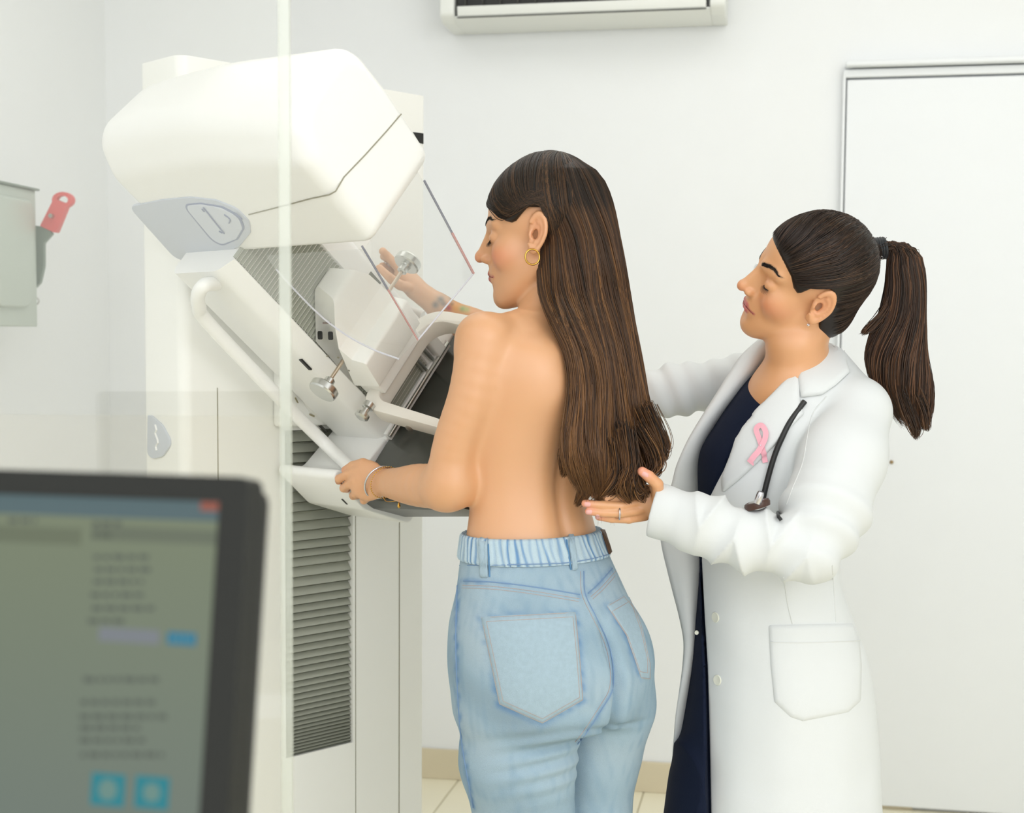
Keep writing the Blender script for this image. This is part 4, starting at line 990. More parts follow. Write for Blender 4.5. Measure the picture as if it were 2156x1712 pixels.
def pocket(poly, inn, m):
    pk = patch('back_pocket', bvJ, poly, m, PT, .0006, .0018, 8, 5, 3)
    bv = bvh_of(pk); c = np.mean(poly, axis=0)
    for s in inn:
        pl_ = [tuple(c + (V(p) - c) * s) for p in poly]; q = []
        for i in range(len(pl_)):
            a0, a1 = V(pl_[i]), V(pl_[(i + 1) % len(pl_)]); q += [a0 + (a1 - a0) * j / 8 for j in range(8)]
        path = [hit(bv, *p, .0003)[0] for p in q + q[:1]]; path = [p for p in path if p is not None]
        if len(path) > 3: v, f = tube_vf(path, .00045, 5); from_vf('pocket_stitch', v, f, m_sti, PT, 60)
    return pk
pocket(PkL, (.975, .90), m_denp); pocket(PkR, (.95, .80), m_denp)
hm_ = [(1017, 1312), (1080, 1312), (1150, 1307), (1212, 1302)]
# gathered waistband, belt loops, label
N_, K_ = 420, 12; zt_, zb_ = P(1190, 1131, 2.34)[2], P(1190, 1186, 2.34)[2]; v_, c_ = [], []; r3 = np.random.default_rng(5)
ph = np.cumsum(r3.uniform(.4, 1.7, N_)); ph = ph / ph[-1] * 2 * PI * 62; nz = np.interp(np.arange(N_), np.arange(0, N_, 6), r3.uniform(.2, 1, len(range(0, N_, 6))), period=N_)
for k in range(K_):
    s = k / (K_ - 1); z = zb_ + (zt_ - zb_) * s + 0.0
    for j in range(N_):
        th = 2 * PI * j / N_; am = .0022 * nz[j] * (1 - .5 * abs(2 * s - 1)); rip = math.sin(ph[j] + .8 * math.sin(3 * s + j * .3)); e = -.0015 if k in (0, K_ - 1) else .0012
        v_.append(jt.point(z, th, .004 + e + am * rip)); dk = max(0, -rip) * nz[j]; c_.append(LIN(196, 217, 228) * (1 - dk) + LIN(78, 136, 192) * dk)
for j in range(N_): v_.append(jt.point(zt_ - .002, 2 * PI * j / N_, -.002)); c_.append(LIN(150, 180, 205))
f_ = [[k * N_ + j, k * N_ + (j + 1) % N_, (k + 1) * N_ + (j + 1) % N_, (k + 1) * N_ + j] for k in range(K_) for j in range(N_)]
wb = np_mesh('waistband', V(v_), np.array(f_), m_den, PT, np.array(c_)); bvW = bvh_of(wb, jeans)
patch('belt_loop', bvW, [(1009, 1133), (1027, 1132), (1028, 1216), (1012, 1217)], m_denp, PT, .003, .002, 5, 3, 3)
patch('belt_loop', bvW, [(1194, 1122), (1206, 1121), (1215, 1200), (1204, 1202)], m_denp, PT, .003, .002, 5, 3, 3)
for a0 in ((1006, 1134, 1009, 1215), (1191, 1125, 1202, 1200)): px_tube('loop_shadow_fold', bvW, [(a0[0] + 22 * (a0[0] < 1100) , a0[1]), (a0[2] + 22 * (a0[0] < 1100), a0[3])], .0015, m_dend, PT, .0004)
px_tube('waist_stitch', bvW, [(968, 1191), (1080, 1189), (1180, 1186), (1240, 1178), (1288, 1166)], .0009, m_stb, PT, .0004)
lb = patch('leather_label', bvW, [(1264, 1116), (1271, 1116), (1286, 1164), (1281, 1168)], mat('leather_brown', (84, 58, 36), .6), PT, .003, .0015, 3, 1, 2)
# shoes below the frame
m_shoe = mat('white_shoe', (225, 225, 220), .5)
for c in ((.03, 2.41), (.135, 2.53)):
    def sh(p, c=c):
        a0 = V(c[0], c[1], .045); b0 = a0 + eF * .16 - V(0, 0, .01); return smax(smin(s_cap(p, a0, b0, .044, .036), s_cap(p, a0, a0 + V(0, 0, .06), .04, .045), .02), .0 - p[:, 2] + .001, .004).astype(f4)
    v, f = mesh_sdf(sh, (c[0] - .2, c[1] - .1, -.01), (c[0] + .1, c[1] + .3, .16), .006); np_mesh('shoe', v, f, m_shoe, PT)
# hair -------------------------------------------------------------
def skull_proj(pts, R_, c, S_, off):
    """pull world points on to the skull inflated by off (scalar or per point)"""
    q = ((pts.reshape(-1, 3) - c) @ R_) / S_; off = np.broadcast_to(off, pts.shape[:-1]).reshape(-1)
    def g(p):
        d = s_ell(p, (0, -.004, .034), (.0735, .089, .084)); d = smin(d, s_ell(p, (0, .033, .034), (.057, .060, .060)), .02); return smin(d, s_ell(p, (0, -.030, -.035), (.056, .050, .06)), .02)
    for _ in range(4):
        d = g(q) - off; e = 1e-3; gr = np.stack([g(q + o) - g(q - o) for o in (V(e, 0, 0), V(0, e, 0), V(0, 0, e))], 1) / (2 * e)
        q = q - gr / (np.linalg.norm(gr, axis=1, keepdims=True) + 1e-9) * d[:, None]
    return ((q * S_) @ R_.T + c).reshape(pts.shape)
def hoff(pts, R_, c, S_, a, b):
    y = ((pts - c) @ R_ / S_)[..., 1]; return a + (b - a) * np.clip((.085 - y) / .08, 0, 1)
def bez(ctrl, k):
    """ctrl: (n, m, 3) -> (n, k, 3) by spline through the controls"""
    n, m, _ = ctrl.shape; s = np.linspace(0, m - 1, k); i = np.clip(s.astype(int), 0, m - 2); t = (s - i)[None, :, None]
    pd = np.concatenate([2 * ctrl[:, :1] - ctrl[:, 1:2], ctrl, 2 * ctrl[:, -1:] - ctrl[:, -2:-1]], 1)
    a0, a1, a2, a3 = pd[:, i], pd[:, i + 1], pd[:, i + 2], pd[:, i + 3]
    return .5 * (2 * a1 + (-a0 + a2) * t + (2 * a0 - 5 * a1 + 4 * a2 - a3) * t ** 2 + (-a0 + 3 * a1 - 3 * a2 + a3) * t ** 3)
def hair_cols(r, n, k, dark, mid, light, s0=0., s1=1., tip=.0):
    t = np.clip(r.normal(.35, .28, (n, 1)) + tip * np.linspace(s0, s1, k)[None], 0, 1)[..., None]
    c = np.where(t < .5, LIN(*dark) + (LIN(*mid) - LIN(*dark)) * t * 2, LIN(*mid) + (LIN(*light) - LIN(*mid)) * (t - .5) * 2); return c
r = np.random.default_rng(12)
DK, MD, LT = (34, 24, 16), (80, 54, 34), (140, 98, 58)
def cap_mesh(name, R_, c, S_, line, infl, par, cutneck=-.06, extra=None):
    yy, zz = zip(*line)
    def fn(p):
        q = ((p - c.astype(f4)) @ R_.astype(f4)) / S_.astype(f4); q[:, 0] = np.abs(q[:, 0])
        d = s_ell(q, (0, -.004, .034), (.0735, .089, .084)); d = smin(d, s_ell(q, (0, .033, .034), (.057, .060, .060)), .02); d = smin(d, s_ell(q, (0, -.030, -.035), (.056, .050, .06)), .02) - (infl * (.25 + .75 * np.clip((.085 - q[:, 1]) / .08, 0, 1)))
        fr = np.interp(q[:, 1], yy, zz) - q[:, 2]; d = smax(d, fr * .7, .006)
        d = np.maximum(d, cutneck - q[:, 2])
        if extra is not None: d = smin(d, extra(p, q), .01)
        return d.astype(f4)
    w_ = V(.14, .14, .16); v, f = mesh_sdf(fn, c - w_, c + w_, .0034)
    return np_mesh(name, v, f, m_hair, par, np.tile(LIN(*DK), (len(v), 1)) * .8)
line = [(-.2, -.2), (-.028, -.12), (-.018, .034), (.012, .037), (.024, .027), (.034, .018), (.042, .016), (.052, .019), (.066, .028), (.078, .038), (.090, .050), (.102, .062), (.2, .07)]
hairP = cap_mesh('hair_cap', PHR, PHC, PHS, line, .0095, PT, cutneck=-.012)
# curtain down the back
hr = [(338, 1150, 1225, 2.46, 1.0, 0), (352, 1120, 1250, 2.46, 1.0, 0), (385, 1110, 1272, 2.46, 1.0, 0), (430, 1122, 1289, 2.455, 1.0, 0), (500, 1134, 1303, 2.442, .95, 10), (560, 1134, 1315, 2.428, .8, 15), (620, 1137, 1327, 2.41, .50, 25), (680, 1158, 1339, 2.375, .36, 35), (740, 1186, 1350, 2.36, .30, 38), (800, 1196, 1361, 2.355, .26, 40), (850, 1192, 1370, 2.35, .25, 40), (900, 1184, 1381, 2.35, .25, 40), (940, 1182, 1388, 2.345, .25, 40), (980, 1190, 1384, 2.34, .25, 40), (1015, 1206, 1366, 2.34, .25, 40), (1045, 1222, 1335, 2.34, .24, 40)]
ht = Trunk(hr)
K = 30; zs_ = ht.T[:, 0]; zt0, zb0 = zs_[-1], zs_[0]
def curtain(n, thr, rr, zend, r, amp, k=K, z0=None):
    th = r.uniform(*thr, n); rad = r.uniform(*rr, n); ze = zend(n, r, th); P_ = np.zeros((n, k, 3)); z0 = (zt0 if z0 is None else z0) * np.ones(n)
    s = np.linspace(0, 1, k)
    for i in range(k):
        z = z0 + (ze - z0) * s[i]; cx, cy, A, B, yw = ht.at(z); th_ = th + .10 * np.sin(s[i] * 5 + th * 7)
        cl = np.clip((z - (zt0 - .03)) / .03, 0, 1) * .4
        u, v = A * rad * np.cos(th_) * (1 - cl * .3), B * rad * np.sin(th_)
        P_[:, i] = np.stack([cx + u * np.cos(yw) - v * np.sin(yw), cy + u * np.sin(yw) + v * np.cos(yw), z], 1)
    return P_ + clump_noise(n, k, amp, r, 2.2) * (s ** 1.5)[None, :, None], th
ztip = lambda y: P(1280, y, 2.33)[2]
def zend(n, r, th):
    # tips: uneven, longest in the middle, shorter on the outer flanks
    c = np.cos(th); y = 1042 - 55 * np.clip(-c - .55, 0, 1) / .45 - 75 * np.clip(c - .45, 0, 1) / .55 + r.normal(0, 16, n); return ztip(0) + (y - 0) * -(2.33 / F)
def core_mesh(T_, name, par, sc, col, z_hi, z_lo, n=72, m=40, rag=.0, seed=1):
    rr_ = np.random.default_rng(seed); cz = np.linspace(z_hi, z_lo, m); v = []
    jit = np.interp(np.arange(n), np.arange(0, n, 3), rr_.uniform(0, rag, len(range(0, n, 3))), period=n)
    for i, z in enumerate(cz):
        for j in range(n):
            zz_ = z + jit[j] * (i / m) ** 6; t = 2 * PI * j / n; g = 1 + .035 * math.sin(9 * t + 2 * math.sin(i * .2)) + .02 * math.sin(23 * t)
            p = T_.point(zz_, t); c0 = V(*[float(x) for x in T_.at(zz_)[:2]], zz_); v.append(c0 + (p - c0) * sc * g * (1 if i < m - 4 else 1 - .12 * (i - m + 4)))
    v = V(v); f = [[i * n + j, i * n + (j + 1) % n, (i + 1) * n + (j + 1) % n, (i + 1) * n + j] for i in range(m - 1) for j in range(n)]
    o = len(v); v = np.vstack([v, v[:n].mean(0), v[-n:].mean(0)]); f += [[j, o, o, (j + 1) % n] for j in range(0)]
    me = np_mesh(name, v, np.array([[a[0], a[1], a[2], a[3]] for a in f]), m_hair, par, np.tile(LIN(*col), (len(v), 1))); return me
core = core_mesh(ht, 'hair_mass', PT, .93, (44, 30, 18), zt0 - .001, ztip(1022), rag=.05)
P1, th1 = curtain(5200, (-PI * 1.06, PI * .06), (.93, 1.03), zend, r, .006)
n1 = len(P1)
s = np.linspace(0, 1, K)[None]; R1 = (.00066 * r.uniform(.6, 1.5, (n1, 1))) * np.clip((1.02 - s) * 6, .15, 1)
lk = np.sin(th1 * 17) * .5 + np.sin(th1 * 41 + 1) * .5                       # colour streaks run in locks
tt = np.clip(.30 + .22 * lk[:, None] + r.normal(0, .16, (n1, 1)) + .42 * s ** 1.2 - .25 * (s < .15), 0, 1)[..., None]
C1 = np.where(tt < .5, LIN(*DK) + (LIN(*MD) - LIN(*DK)) * tt * 2, LIN(*MD) + (LIN(*LT) - LIN(*MD)) * (tt - .5) * 2)
strands_mesh('hair_strands', P1, R1, C1, m_hair, PT)
# curling ends as grouped locks
def lock(pts, n, spread, r, par, k=14, rad=.00065, T3=(DK, MD, LT), tip=.3, name='hair_lock'):
    base = V([P(x, y, d) for x, y, d in pts])[None]; off = r.normal(0, 1, (n, 1, 3)) * spread; w = np.ones(base.shape[1]); w[-1] = .35; ctl = base + off * w[None, :, None] + r.normal(0, .0012, (n, base.shape[1], 3))
    pp = bez(ctl, k); ss = np.linspace(0, 1, k)[None]; return strands_mesh(name, pp, rad * r.uniform(.6, 1.4, (n, 1)) * np.clip((1.05 - ss) * 4, .2, 1), hair_cols(r, n, k, *T3, tip=tip), m_hair, par)
for pts in ([(1235, 860, 2.32), (1215, 920, 2.32), (1196, 960, 2.32), (1186, 1000, 2.325)], [(1245, 880, 2.32), (1232, 940, 2.32), (1205, 965, 2.32), (1212, 1005, 2.32)], [(1262, 930, 2.315), (1258, 990, 2.315), (1236, 1030, 2.315), (1215, 1062, 2.32)], [(1290, 930, 2.31), (1296, 990, 2.31), (1280, 1025, 2.31), (1258, 1048, 2.315)], [(1320, 930, 2.31), (1330, 990, 2.31), (1335, 1020, 2.31), (1348, 1038, 2.315), (1362, 1030, 2.31)], [(1350, 900, 2.33), (1375, 950, 2.335), (1380, 985, 2.335), (1352, 1012, 2.33)], [(1362, 860, 2.34), (1388, 920, 2.345), (1391, 955, 2.345), (1372, 985, 2.34)], [(1310, 900, 2.31), (1322, 980, 2.305), (1310, 1020, 2.305), (1325, 1055, 2.31)]):
    lock(pts, 230, .0060, r, PT)
# front sections: from the parting, down over the temple, behind the ear
n = 1700; sd = np.where(r.uniform(0, 1, n) < .78, -1, 1); y0 = r.uniform(-.07, .094, n); fr = np.clip((y0 + .02) / .11, 0, 1)
zTop = .118 - .06 * np.clip(y0 / .095, 0, 1) ** 2.2
S0 = np.stack([sd * .004, y0, zTop], 1)
j = lambda s: r.normal(0, s, n)
M1 = np.stack([sd * .045, y0 * .93 + .006, .090 - .045 * fr + j(.002)], 1)
M2 = np.stack([sd * .068, y0 * .56 + .004 * fr, .048 - .020 * fr + r.uniform(-.008, .026, n) * fr], 1)
M3_ = np.stack([sd * .080, .012 * fr - .006 - .03 * (1 - fr) + j(.003), .042 - .004 * fr + r.uniform(0, .022, n)], 1)
E1_ = np.stack([sd * .080, -.034 + j(.004), .006 + r.uniform(-.03, .02, n)], 1); 
ctl = np.stack([S0, M1, M2, M3_, E1_], 1); ctl = (ctl * PHS) @ PHR.T + PHC; pp = bez(ctl, 22); offs = hoff(pp, PHR, PHC, PHS, .0032, .0105) + r.uniform(-.0008, .0014, (n, 1)); pp = skull_proj(pp, PHR, PHC, PHS, offs)
qq = ((pp - PHC) @ PHR) / PHS; ok = ~((qq[..., 1] > -.016) & (qq[..., 2] < .034) & (qq[..., 1] < .02)).any(1); pp = pp[ok]; n = len(pp)
ss = np.linspace(0, 1, 22)[None]
strands_mesh('hair_strands', pp, .00062 * r.uniform(.6, 1.5, (n, 1)) * np.clip(ss * 8 + .3, .3, 1) * np.clip((1.02 - ss) * 5, .1, 1), hair_cols(r, n, 22, (20, 16, 12), (44, 32, 22), (84, 60, 40), tip=.2), m_hair, PT)
# back of the crown
n = 1500; th = r.uniform(0, 2 * PI, n); zl = r.uniform(.0, .07, n); rr0 = r.uniform(.0, .012, n)
c0 = V(0, -.030, .112); A0 = np.stack([rr0 * np.cos(th), c0[1] + rr0 * np.sin(th), .118 + 0 * th], 1)
dx = np.cos(th); dy = np.minimum(np.sin(th), .25)
B0_ = A0 + np.stack([.045 * dx, .045 * dy, -.02 + 0 * th], 1); C0_ = A0 + np.stack([.080 * dx, .06 * dy - .01, -.075 + 0 * th], 1); D0_ = A0 + np.stack([.082 * dx, .055 * dy - .02, -.09 - zl], 1)
ctl = (np.stack([A0, B0_, C0_, D0_], 1) * PHS) @ PHR.T + PHC; pp = skull_proj(bez(ctl, 18), PHR, PHC, PHS, hoff(ctl[:, :1] * 0 + bez(ctl, 18), PHR, PHC, PHS, .004, .0108) + r.uniform(-.001, .002, (n, 1)))
qq = ((pp - PHC) @ PHR) / PHS; ok = ~((qq[..., 1] > -.014) & (qq[..., 2] < .036)).any(1); pp = pp[ok]; n = len(pp)
strands_mesh('hair_strands', pp, .00066 * r.uniform(.6, 1.5, (n, 1)) * np.clip((1.02 - np.linspace(0, 1, 18)[None]) * 3, .1, 1), hair_cols(r, n, 18, (22, 17, 13), (50, 36, 24), (100, 70, 44), tip=.25), m_hair, PT)
# jewellery
c = PHC + PHR @ (V(-.0755, .002, -.042) * PHS); ang = np.linspace(0, 2 * PI, 33)[:-1]
ring = lambda c, e1, e2, r0, r1: [c + e1 * r0 * math.cos(t) + e2 * r1 * math.sin(t) for t in ang]
v, f = tube_vf(ring(P(1121, 541, 2.385), V(.93, .36, 0), V(0, 0, 1), .0128, .0128), .0016, 10, closed=True); from_vf('hoop_earring', v, f, m_gold, PT, 60)
wd_ = larm; wa, wb2 = V(lfor[3][0]), V(lfor[4][0]); ax = V(lfor[2][0]) - V(lfor[4][0]); ax /= np.linalg.norm(ax)
e2 = np.cross(ax, V(0, 0, 1)); e2 /= np.linalg.norm(e2); e3 = np.cross(ax, e2)
def bracelet(nm, c, tilt, rad, th_, m, name):
    e3_ = e3 * math.cos(tilt) + ax * math.sin(tilt); v, f = tube_vf(ring(c, e2, e3_, rad, rad / math.cos(tilt) * .98), th_, 8, closed=True); return from_vf(name, v, f, m, PT, 60)
cw = P(800, 1016, 2.543)
bracelet('', cw, -.42, .0300, .0018, m_silver, 'silver_bracelet')
cw2 = P(811, 1016, 2.530); v, f = [], []
for k in range(40):
    t = 2 * PI * k / 40; e3_ = e3 * math.cos(-.3) + ax * math.sin(-.3); pos = cw2 + e2 * .0290 * math.cos(t) + e3_ * .0300 * math.sin(t); t2_ = t + .09; pos2 = cw2 + e2 * .0290 * math.cos(t2_) + e3_ * .0300 * math.sin(t2_)
    vv, ff = tube_vf([pos, (pos + pos2) / 2, pos2], [.0007, .0015, .0007], 6); o = len(v); v += vv; f += [tuple(i + o for i in x) for x in ff]
from_vf('gold_bracelet', v, f, m_gold, PT, 60)
tube('gold_chain', catmull([P(806, 1042, 2.53), P(812, 1055, 2.52), P(826, 1056, 2.50), P(838, 1054, 2.49)], 5), .0007, m_gold, PT, 6)
bm = bmesh.new(); lathe(bm, [(0, .0005), (.004, .0022), (.008, .003), (.011, .001)], P(840, 1057, 2.488), V(0, 0, -1), 10); from_bm('charm', bm, m_gold, PT)
# ================================================================== clinician
DR = wempty('person', (.5, 2.52, 0), 'woman in white doctor coat with dark ponytail, her hand on the other woman\'s back', 'person')
DHR = Rhead(98, 9, -33); 
def solve_c(R_, S_, lm, px, py, y):
    o = R_ @ (V(*lm) * S_); p = P(px, py, y); return p - o
DHS = V(1.0, 1.0, 1.02)
DHC = solve_c(DHR, DHS, (-.055, .06, -.03), 1640, 648, 2.40)
SKD = (222, 164, 116)
# torso under the coat
nav = Trunk([(1720, 1418, 1800, 2.53, 1.0, 0), (1650, 1413, 1795, 2.53, 1.0, 0), (1600, 1421, 1790, 2.53, 1.0, 0), (1500, 1440, 1785, 2.53, 1.0, 0), (1400, 1456, 1770, 2.53, 1.05, 0), (1300, 1465, 1745, 2.53, 1.1, 0), (1220, 1471, 1730, 2.53, 1.15, 0), (1150, 1472, 1730, 2.53, 1.15, 0), (1050, 1471, 1750, 2.53, 1.1, 0), (960, 1474, 1775, 2.53, 1.1, 0), (900, 1505, 1790, 2.53, 1.1, 0), (850, 1538, 1790, 2.53, 1.15, 0), (805, 1572, 1785, 2.53, 1.2, 0), (770, 1610, 1770, 2.53, 1.1, 0), (745, 1650, 1745, 2.53, 1.0, 0)])
ct = Trunk([(1760, 1425, 1862, 2.53, .92, 0), (1650, 1440, 1855, 2.53, .92, 0), (1600, 1450, 1851, 2.53, .92, 0), (1500, 1458, 1843, 2.53, .92, 0), (1400, 1466, 1829, 2.53, .95, 0), (1300, 1468, 1795, 2.53, 1.0, 0), (1220, 1468, 1768, 2.53, 1.05, 0), (1150, 1466, 1768, 2.53, 1.08, 0), (1050, 1462, 1790, 2.53, 1.05, 0), (960, 1466, 1810, 2.53, 1.0, 0), (900, 1490, 1820, 2.53, 1.05, 0), (850, 1524, 1822, 2.53, 1.1, 0), (805, 1558, 1815, 2.53, 1.15, 0), (770, 1598, 1797, 2.53, 1.1, 0), (740, 1640, 1775, 2.53, 1.0, 0)])
nk0 = DHC + DHR @ V(0, -.025, -.055)
dneck = [(nk0, .046), (P(1672, 725, 2.455), .044), (P(1690, 775, 2.49), .056)]
def drskin_sdf(p):
    d = s_chain(p, dneck, .02)
    d = smin(d, s_ell(p, P(1660, 850, 2.50), (.076, .10, .085)), .035)
    d = smin(d, s_chain(p, dhand_w, .01), .01)
    e = s_ell(p, P(1362, 1055, 2.335), (.036, .016, .026), np.stack([V(.95, 0, .15), V(0, 1, 0), V(-.15, 0, .95)], 1))
    for f in dh: e = smin(e, s_chain(p, f, .002), .0022)
    d = smin(d, e, .008)
    e = smin(s_chain(p, [(P(1345, 832, 2.665), .024), (P(1322, 822, 2.65), .022)], .01), s_ell(p, P(1300, 808, 2.63), (.036, .018, .034)), .012)
    for f in dh2: e = smin(e, s_chain(p, f, .002), .003)
    d = smin(d, e, .006)
    m = ((p - DHC) ** 2).sum(1) < .2 ** 2
    if m.any():
        q = ((p[m] - DHC.astype(f4)) @ DHR.astype(f4)) / DHS.astype(f4); d[m] = smin(d[m], head_sdf(q), .009)
    return d.astype(f4)
dhand_w = N4([(1450, 1085, 2.33, .026), (1392, 1068, 2.335, .023)])
fk = lambda r, *n: [(P(x, y, d), r * s) for (x, y, d), s in zip(n, (1.1, 1.0, .95, .82))]
dh = [fk(.0074, (1352, 1040, 2.335), (1312, 1049, 2.325), (1280, 1047, 2.318), (1251, 1041, 2.312)),
      fk(.0076, (1350, 1056, 2.33), (1308, 1066, 2.315), (1268, 1064, 2.308), (1232, 1060, 2.305)),
      fk(.0073, (1350, 1074, 2.328), (1306, 1081, 2.312), (1270, 1080, 2.308), (1239, 1077, 2.306)),
      fk(.0066, (1358, 1088, 2.335), (1324, 1094, 2.325), (1288, 1093, 2.32), (1260, 1089, 2.318)),
      fk(.0096, (1386, 1050, 2.32), (1384, 1020, 2.305), (1366, 1003, 2.30), (1352, 993, 2.298))]
dh2 = [fk(.0075, (1296, 792 + 12 * k, 2.620), (1276, 784 + 13 * k, 2.605), (1262, 778 + 13 * k, 2.592), (1250, 774 + 13 * k, 2.582)) for k in range(4)] + [fk(.009, (1310, 792, 2.625), (1304, 768, 2.61), (1296, 752, 2.60), (1288, 742, 2.592))]
vs, fs = mesh_sdf(drskin_sdf, (.10, 2.24, 1.03), (.70, 2.66, 1.66), .0025)
q = ((vs - DHC) @ DHR) / DHS; ins = (np.abs(q).max(1) < .15) & (vs[:, 2] > 1.40)
colr = np.tile(LIN(*SKD), (len(vs), 1)); colr[ins] = head_col(q[ins], SKD, lips=(196, 108, 104), bl=.5, brow=(44, 34, 26))
for f in dh:
    colr = stain(colr, vs, f[3][0], (.011, .012, .011), (232, 148, 124), .7)
colr = stain(colr, vs, dh[4][3][0], (.016, .016, .016), (240, 160, 132), .8)
dbody = np_mesh('body', vs, fs, m_skin, DR, colr)
for s_ in (-1, 1): lash(s_, DR, DHR, DHC, 1.0)
bvD = bvh_of(dbody); face_lines(DHR, DHC, DHS, bvD, DR, None, m_lip)
m_nail = mat('nail_pink', (236, 178, 170), .25)
for x, y, a_len, ang_ in ((1247, 1041, 6, 0), (1237, 1062, 7, 0), (1240, 1078, 7, 0), (1258, 1088, 5, 0), (1358, 996, 8, .9)):
    patch('nail', bvD, [(x - a_len + 5 * math.sin(ang_), y - 5), (x + a_len, y - 5 + 8 * math.sin(ang_)), (x + a_len, y + 5 + 8 * math.sin(ang_)), (x - a_len, y + 5)], m_nail, DR, .0002, .0006, 3, 4, 3)
bm = bmesh.new(); v, f = tube_vf([P(1304, 1081, 2.312) + V(.0, math.cos(t) * .0098, math.sin(t) * .0098) + V(.15, 0, 1) * 0 for t in np.linspace(0, 2 * PI, 24)[:-1]], .0015, 8, closed=True)
from_vf('ring', v, f, m_silver, DR, 60)
bm.free()
EDGE = [(700, 1758), (740, 1715), (790, 1662), (850, 1606), (900, 1562), (950, 1540), (990, 1524), (1020, 1508), (1052, 1492), (1100, 1482), (1180, 1478), (1300, 1484), (1400, 1490), (1500, 1493), (1600, 1495), (1800, 1499)]
ey, ex = zip(*EDGE)
ecz = [P(x, y, 2.45)[2] for y, x in EDGE]; ecx = [P(x, y, 2.42)[0] for y, x in EDGE]
# navy scrubs
def edge_d(p):
    x, y = proj(p); return ((np.interp(y, ey, ex) - x) / F * p[:, 1])
m_navy = mat('navy_cloth', (22, 30, 50), .85, spec=.15, var=.12, bump=.2, bscale=500)
lg = [[(V(.34, 2.50, .62), .085), (V(.33, 2.49, .35), .07), (V(.34, 2.50, .10), .06)], [(V(.46, 2.60, .62), .09), (V(.45, 2.60, .35), .07), (V(.46, 2.61, .10), .06)]]
zn = P(1500, 1700, 2.5)[2]
def navy_sdf(p):
    d = nav.sdf(p); z = p[:, 2]; d = smax(d, zn - .02 - z, .01)
    d = smin(d, s_chain(p, [(P(1600, 815, 2.66), .048), (P(1690, 800, 2.53), .05), (P(1790, 850, 2.44), .050)], .02), .03)
    d = smin(d, smin(s_chain(p, lg[0], .03), s_chain(p, lg[1], .03), .004), .02)
    neck = s_ell(p, P(1644, 768, 2.45), (.056, .085, .034), np.stack([V(.86, .0, .5), V(0, 1, 0), V(-.5, 0, .86)], 1))
    d = smax(d, -neck, .004)
    d = d - .0015 * sines(p, 31, 6, 20, 60)
    ins_ = np.clip((-edge_d(p) + .010) / .008, 0, 1); lim = ct.sdf(p) + .009 * ins_ - .03 * (1 - ins_)
    return np.maximum(d, lim).astype(f4)
vs, fs = mesh_sdf(navy_sdf, (.20, 2.22, .04), (.72, 2.82, 1.44), .0046); scr_ = np_mesh('scrubs', vs, fs, m_navy, DR)
# white coat: body and both sleeves in one cloth solid, cut open at the front, with the folds modelled in
m_coat = mat('coat_cotton', (224, 227, 227), .85, spec=.15, var=.008, bump=.12, bscale=1200)
slv = N4([(1800, 872, 2.43, .060), (1772, 970, 2.37, .068), (1738, 1075, 2.31, .066), (1702, 1160, 2.275, .050)])
slf = N4([(1702, 1160, 2.275, .050), (1580, 1138, 2.285, .0465), (1480, 1108, 2.305, .0480), (1388, 1076, 2.330, .0405), (1372, 1070, 2.333, .0400)])
slr = [(P(1612, 790, 2.70), .047), (P(1540, 808, 2.71), .049), (P(1420, 820, 2.69), .046), (P(1330, 835, 2.66), .040)]
def coat_sdf(p):
    z = p[:, 2]; d = ct.sdf(p)
    d = smax(d, ct_lo - z, .004)
    d = smin(d, s_chain(p, [(P(1612, 785, 2.69), .046), (P(1700, 790, 2.55), .052), (P(1800, 865, 2.44), .060)], .02), .03)
    d = d - .0035 * sines(p * np.array((1, 1, .22), f4), 41, 5, 30, 75) * np.clip((1.18 - z) / .15, 0, 1) - .0018 * sines(p, 42, 6, 25, 70)
    # front opening, cut by a curtain through the near edge (further left is open)
    q0 = edge_d(p) + np.where(p[:, 1] > 2.60, -.30, 0)
    d = smax(d, q0, .002)
    # sleeves
    up = s_chain(p, slv, .03); a0, a1 = slv[1][0], slv[3][0]; ax = (a1 - a0) / np.linalg.norm(a1 - a0); s = (p - a0.astype(f4)) @ ax.astype(f4)
    up = up - .0055 * np.sin(s * 2 * PI / .050 + 14 * (p[:, 0] - a0[0]) + 1.3) * np.clip((s - .06) / .08, 0, 1) - .0025 * sines(p, 51, 6, 25, 80)
    a0, a1 = slf[0][0], slf[3][0]; ln_ = np.linalg.norm(a1 - a0); ax = (a1 - a0) / ln_; s = (p - a0.astype(f4)) @ ax.astype(f4); w_ = z - (a0[2] + s * ax[2])
    lo = s_chain(p, slf, .02)
    zig = np.abs(((s / .058 + 8.0 * w_ * np.sign(np.sin(s * 2 * PI / .116))) % 1) - .5) * 2
    lo = lo - (.0110 * zig ** 2.2 - .003) * np.clip((ln_ - .035 - s) / .05, .05, 1) * np.clip((s + .03) / .03, 0, 1) - .0020 * sines(p, 52, 6, 30, 90)
    lo = smax(lo, s - ln_ - .010, .002); lo = smax(lo, -(s_chain(p, [(slf[2][0] * .4 + slf[3][0] * .6, .032), (slf[3][0] + ax * .06, .036)], .01)), .003)   # open cuff
    arm = smin(up, lo, .018); d = smin(d, arm, .012)
    fr_ = s_chain(p, slr, .02) - .0028 * np.sin((p[:, 0] + .6 * z) * 2 * PI / .052 + 2.5 * sines(p, 54, 3, 10, 25)) - .002 * sines(p, 53, 5, 30, 80); d = smin(d, fr_, .02)
    return d.astype(f4)
ct_lo = P(1600, 1850, 2.4)[2] - .02
vs, fs = mesh_sdf(coat_sdf, (.13, 2.16, ct_lo - .03), (.76, 2.84, 1.45), .0036); coat = np_mesh('coat', vs, fs, m_coat, DR)
bvC = bvh_of(coat)
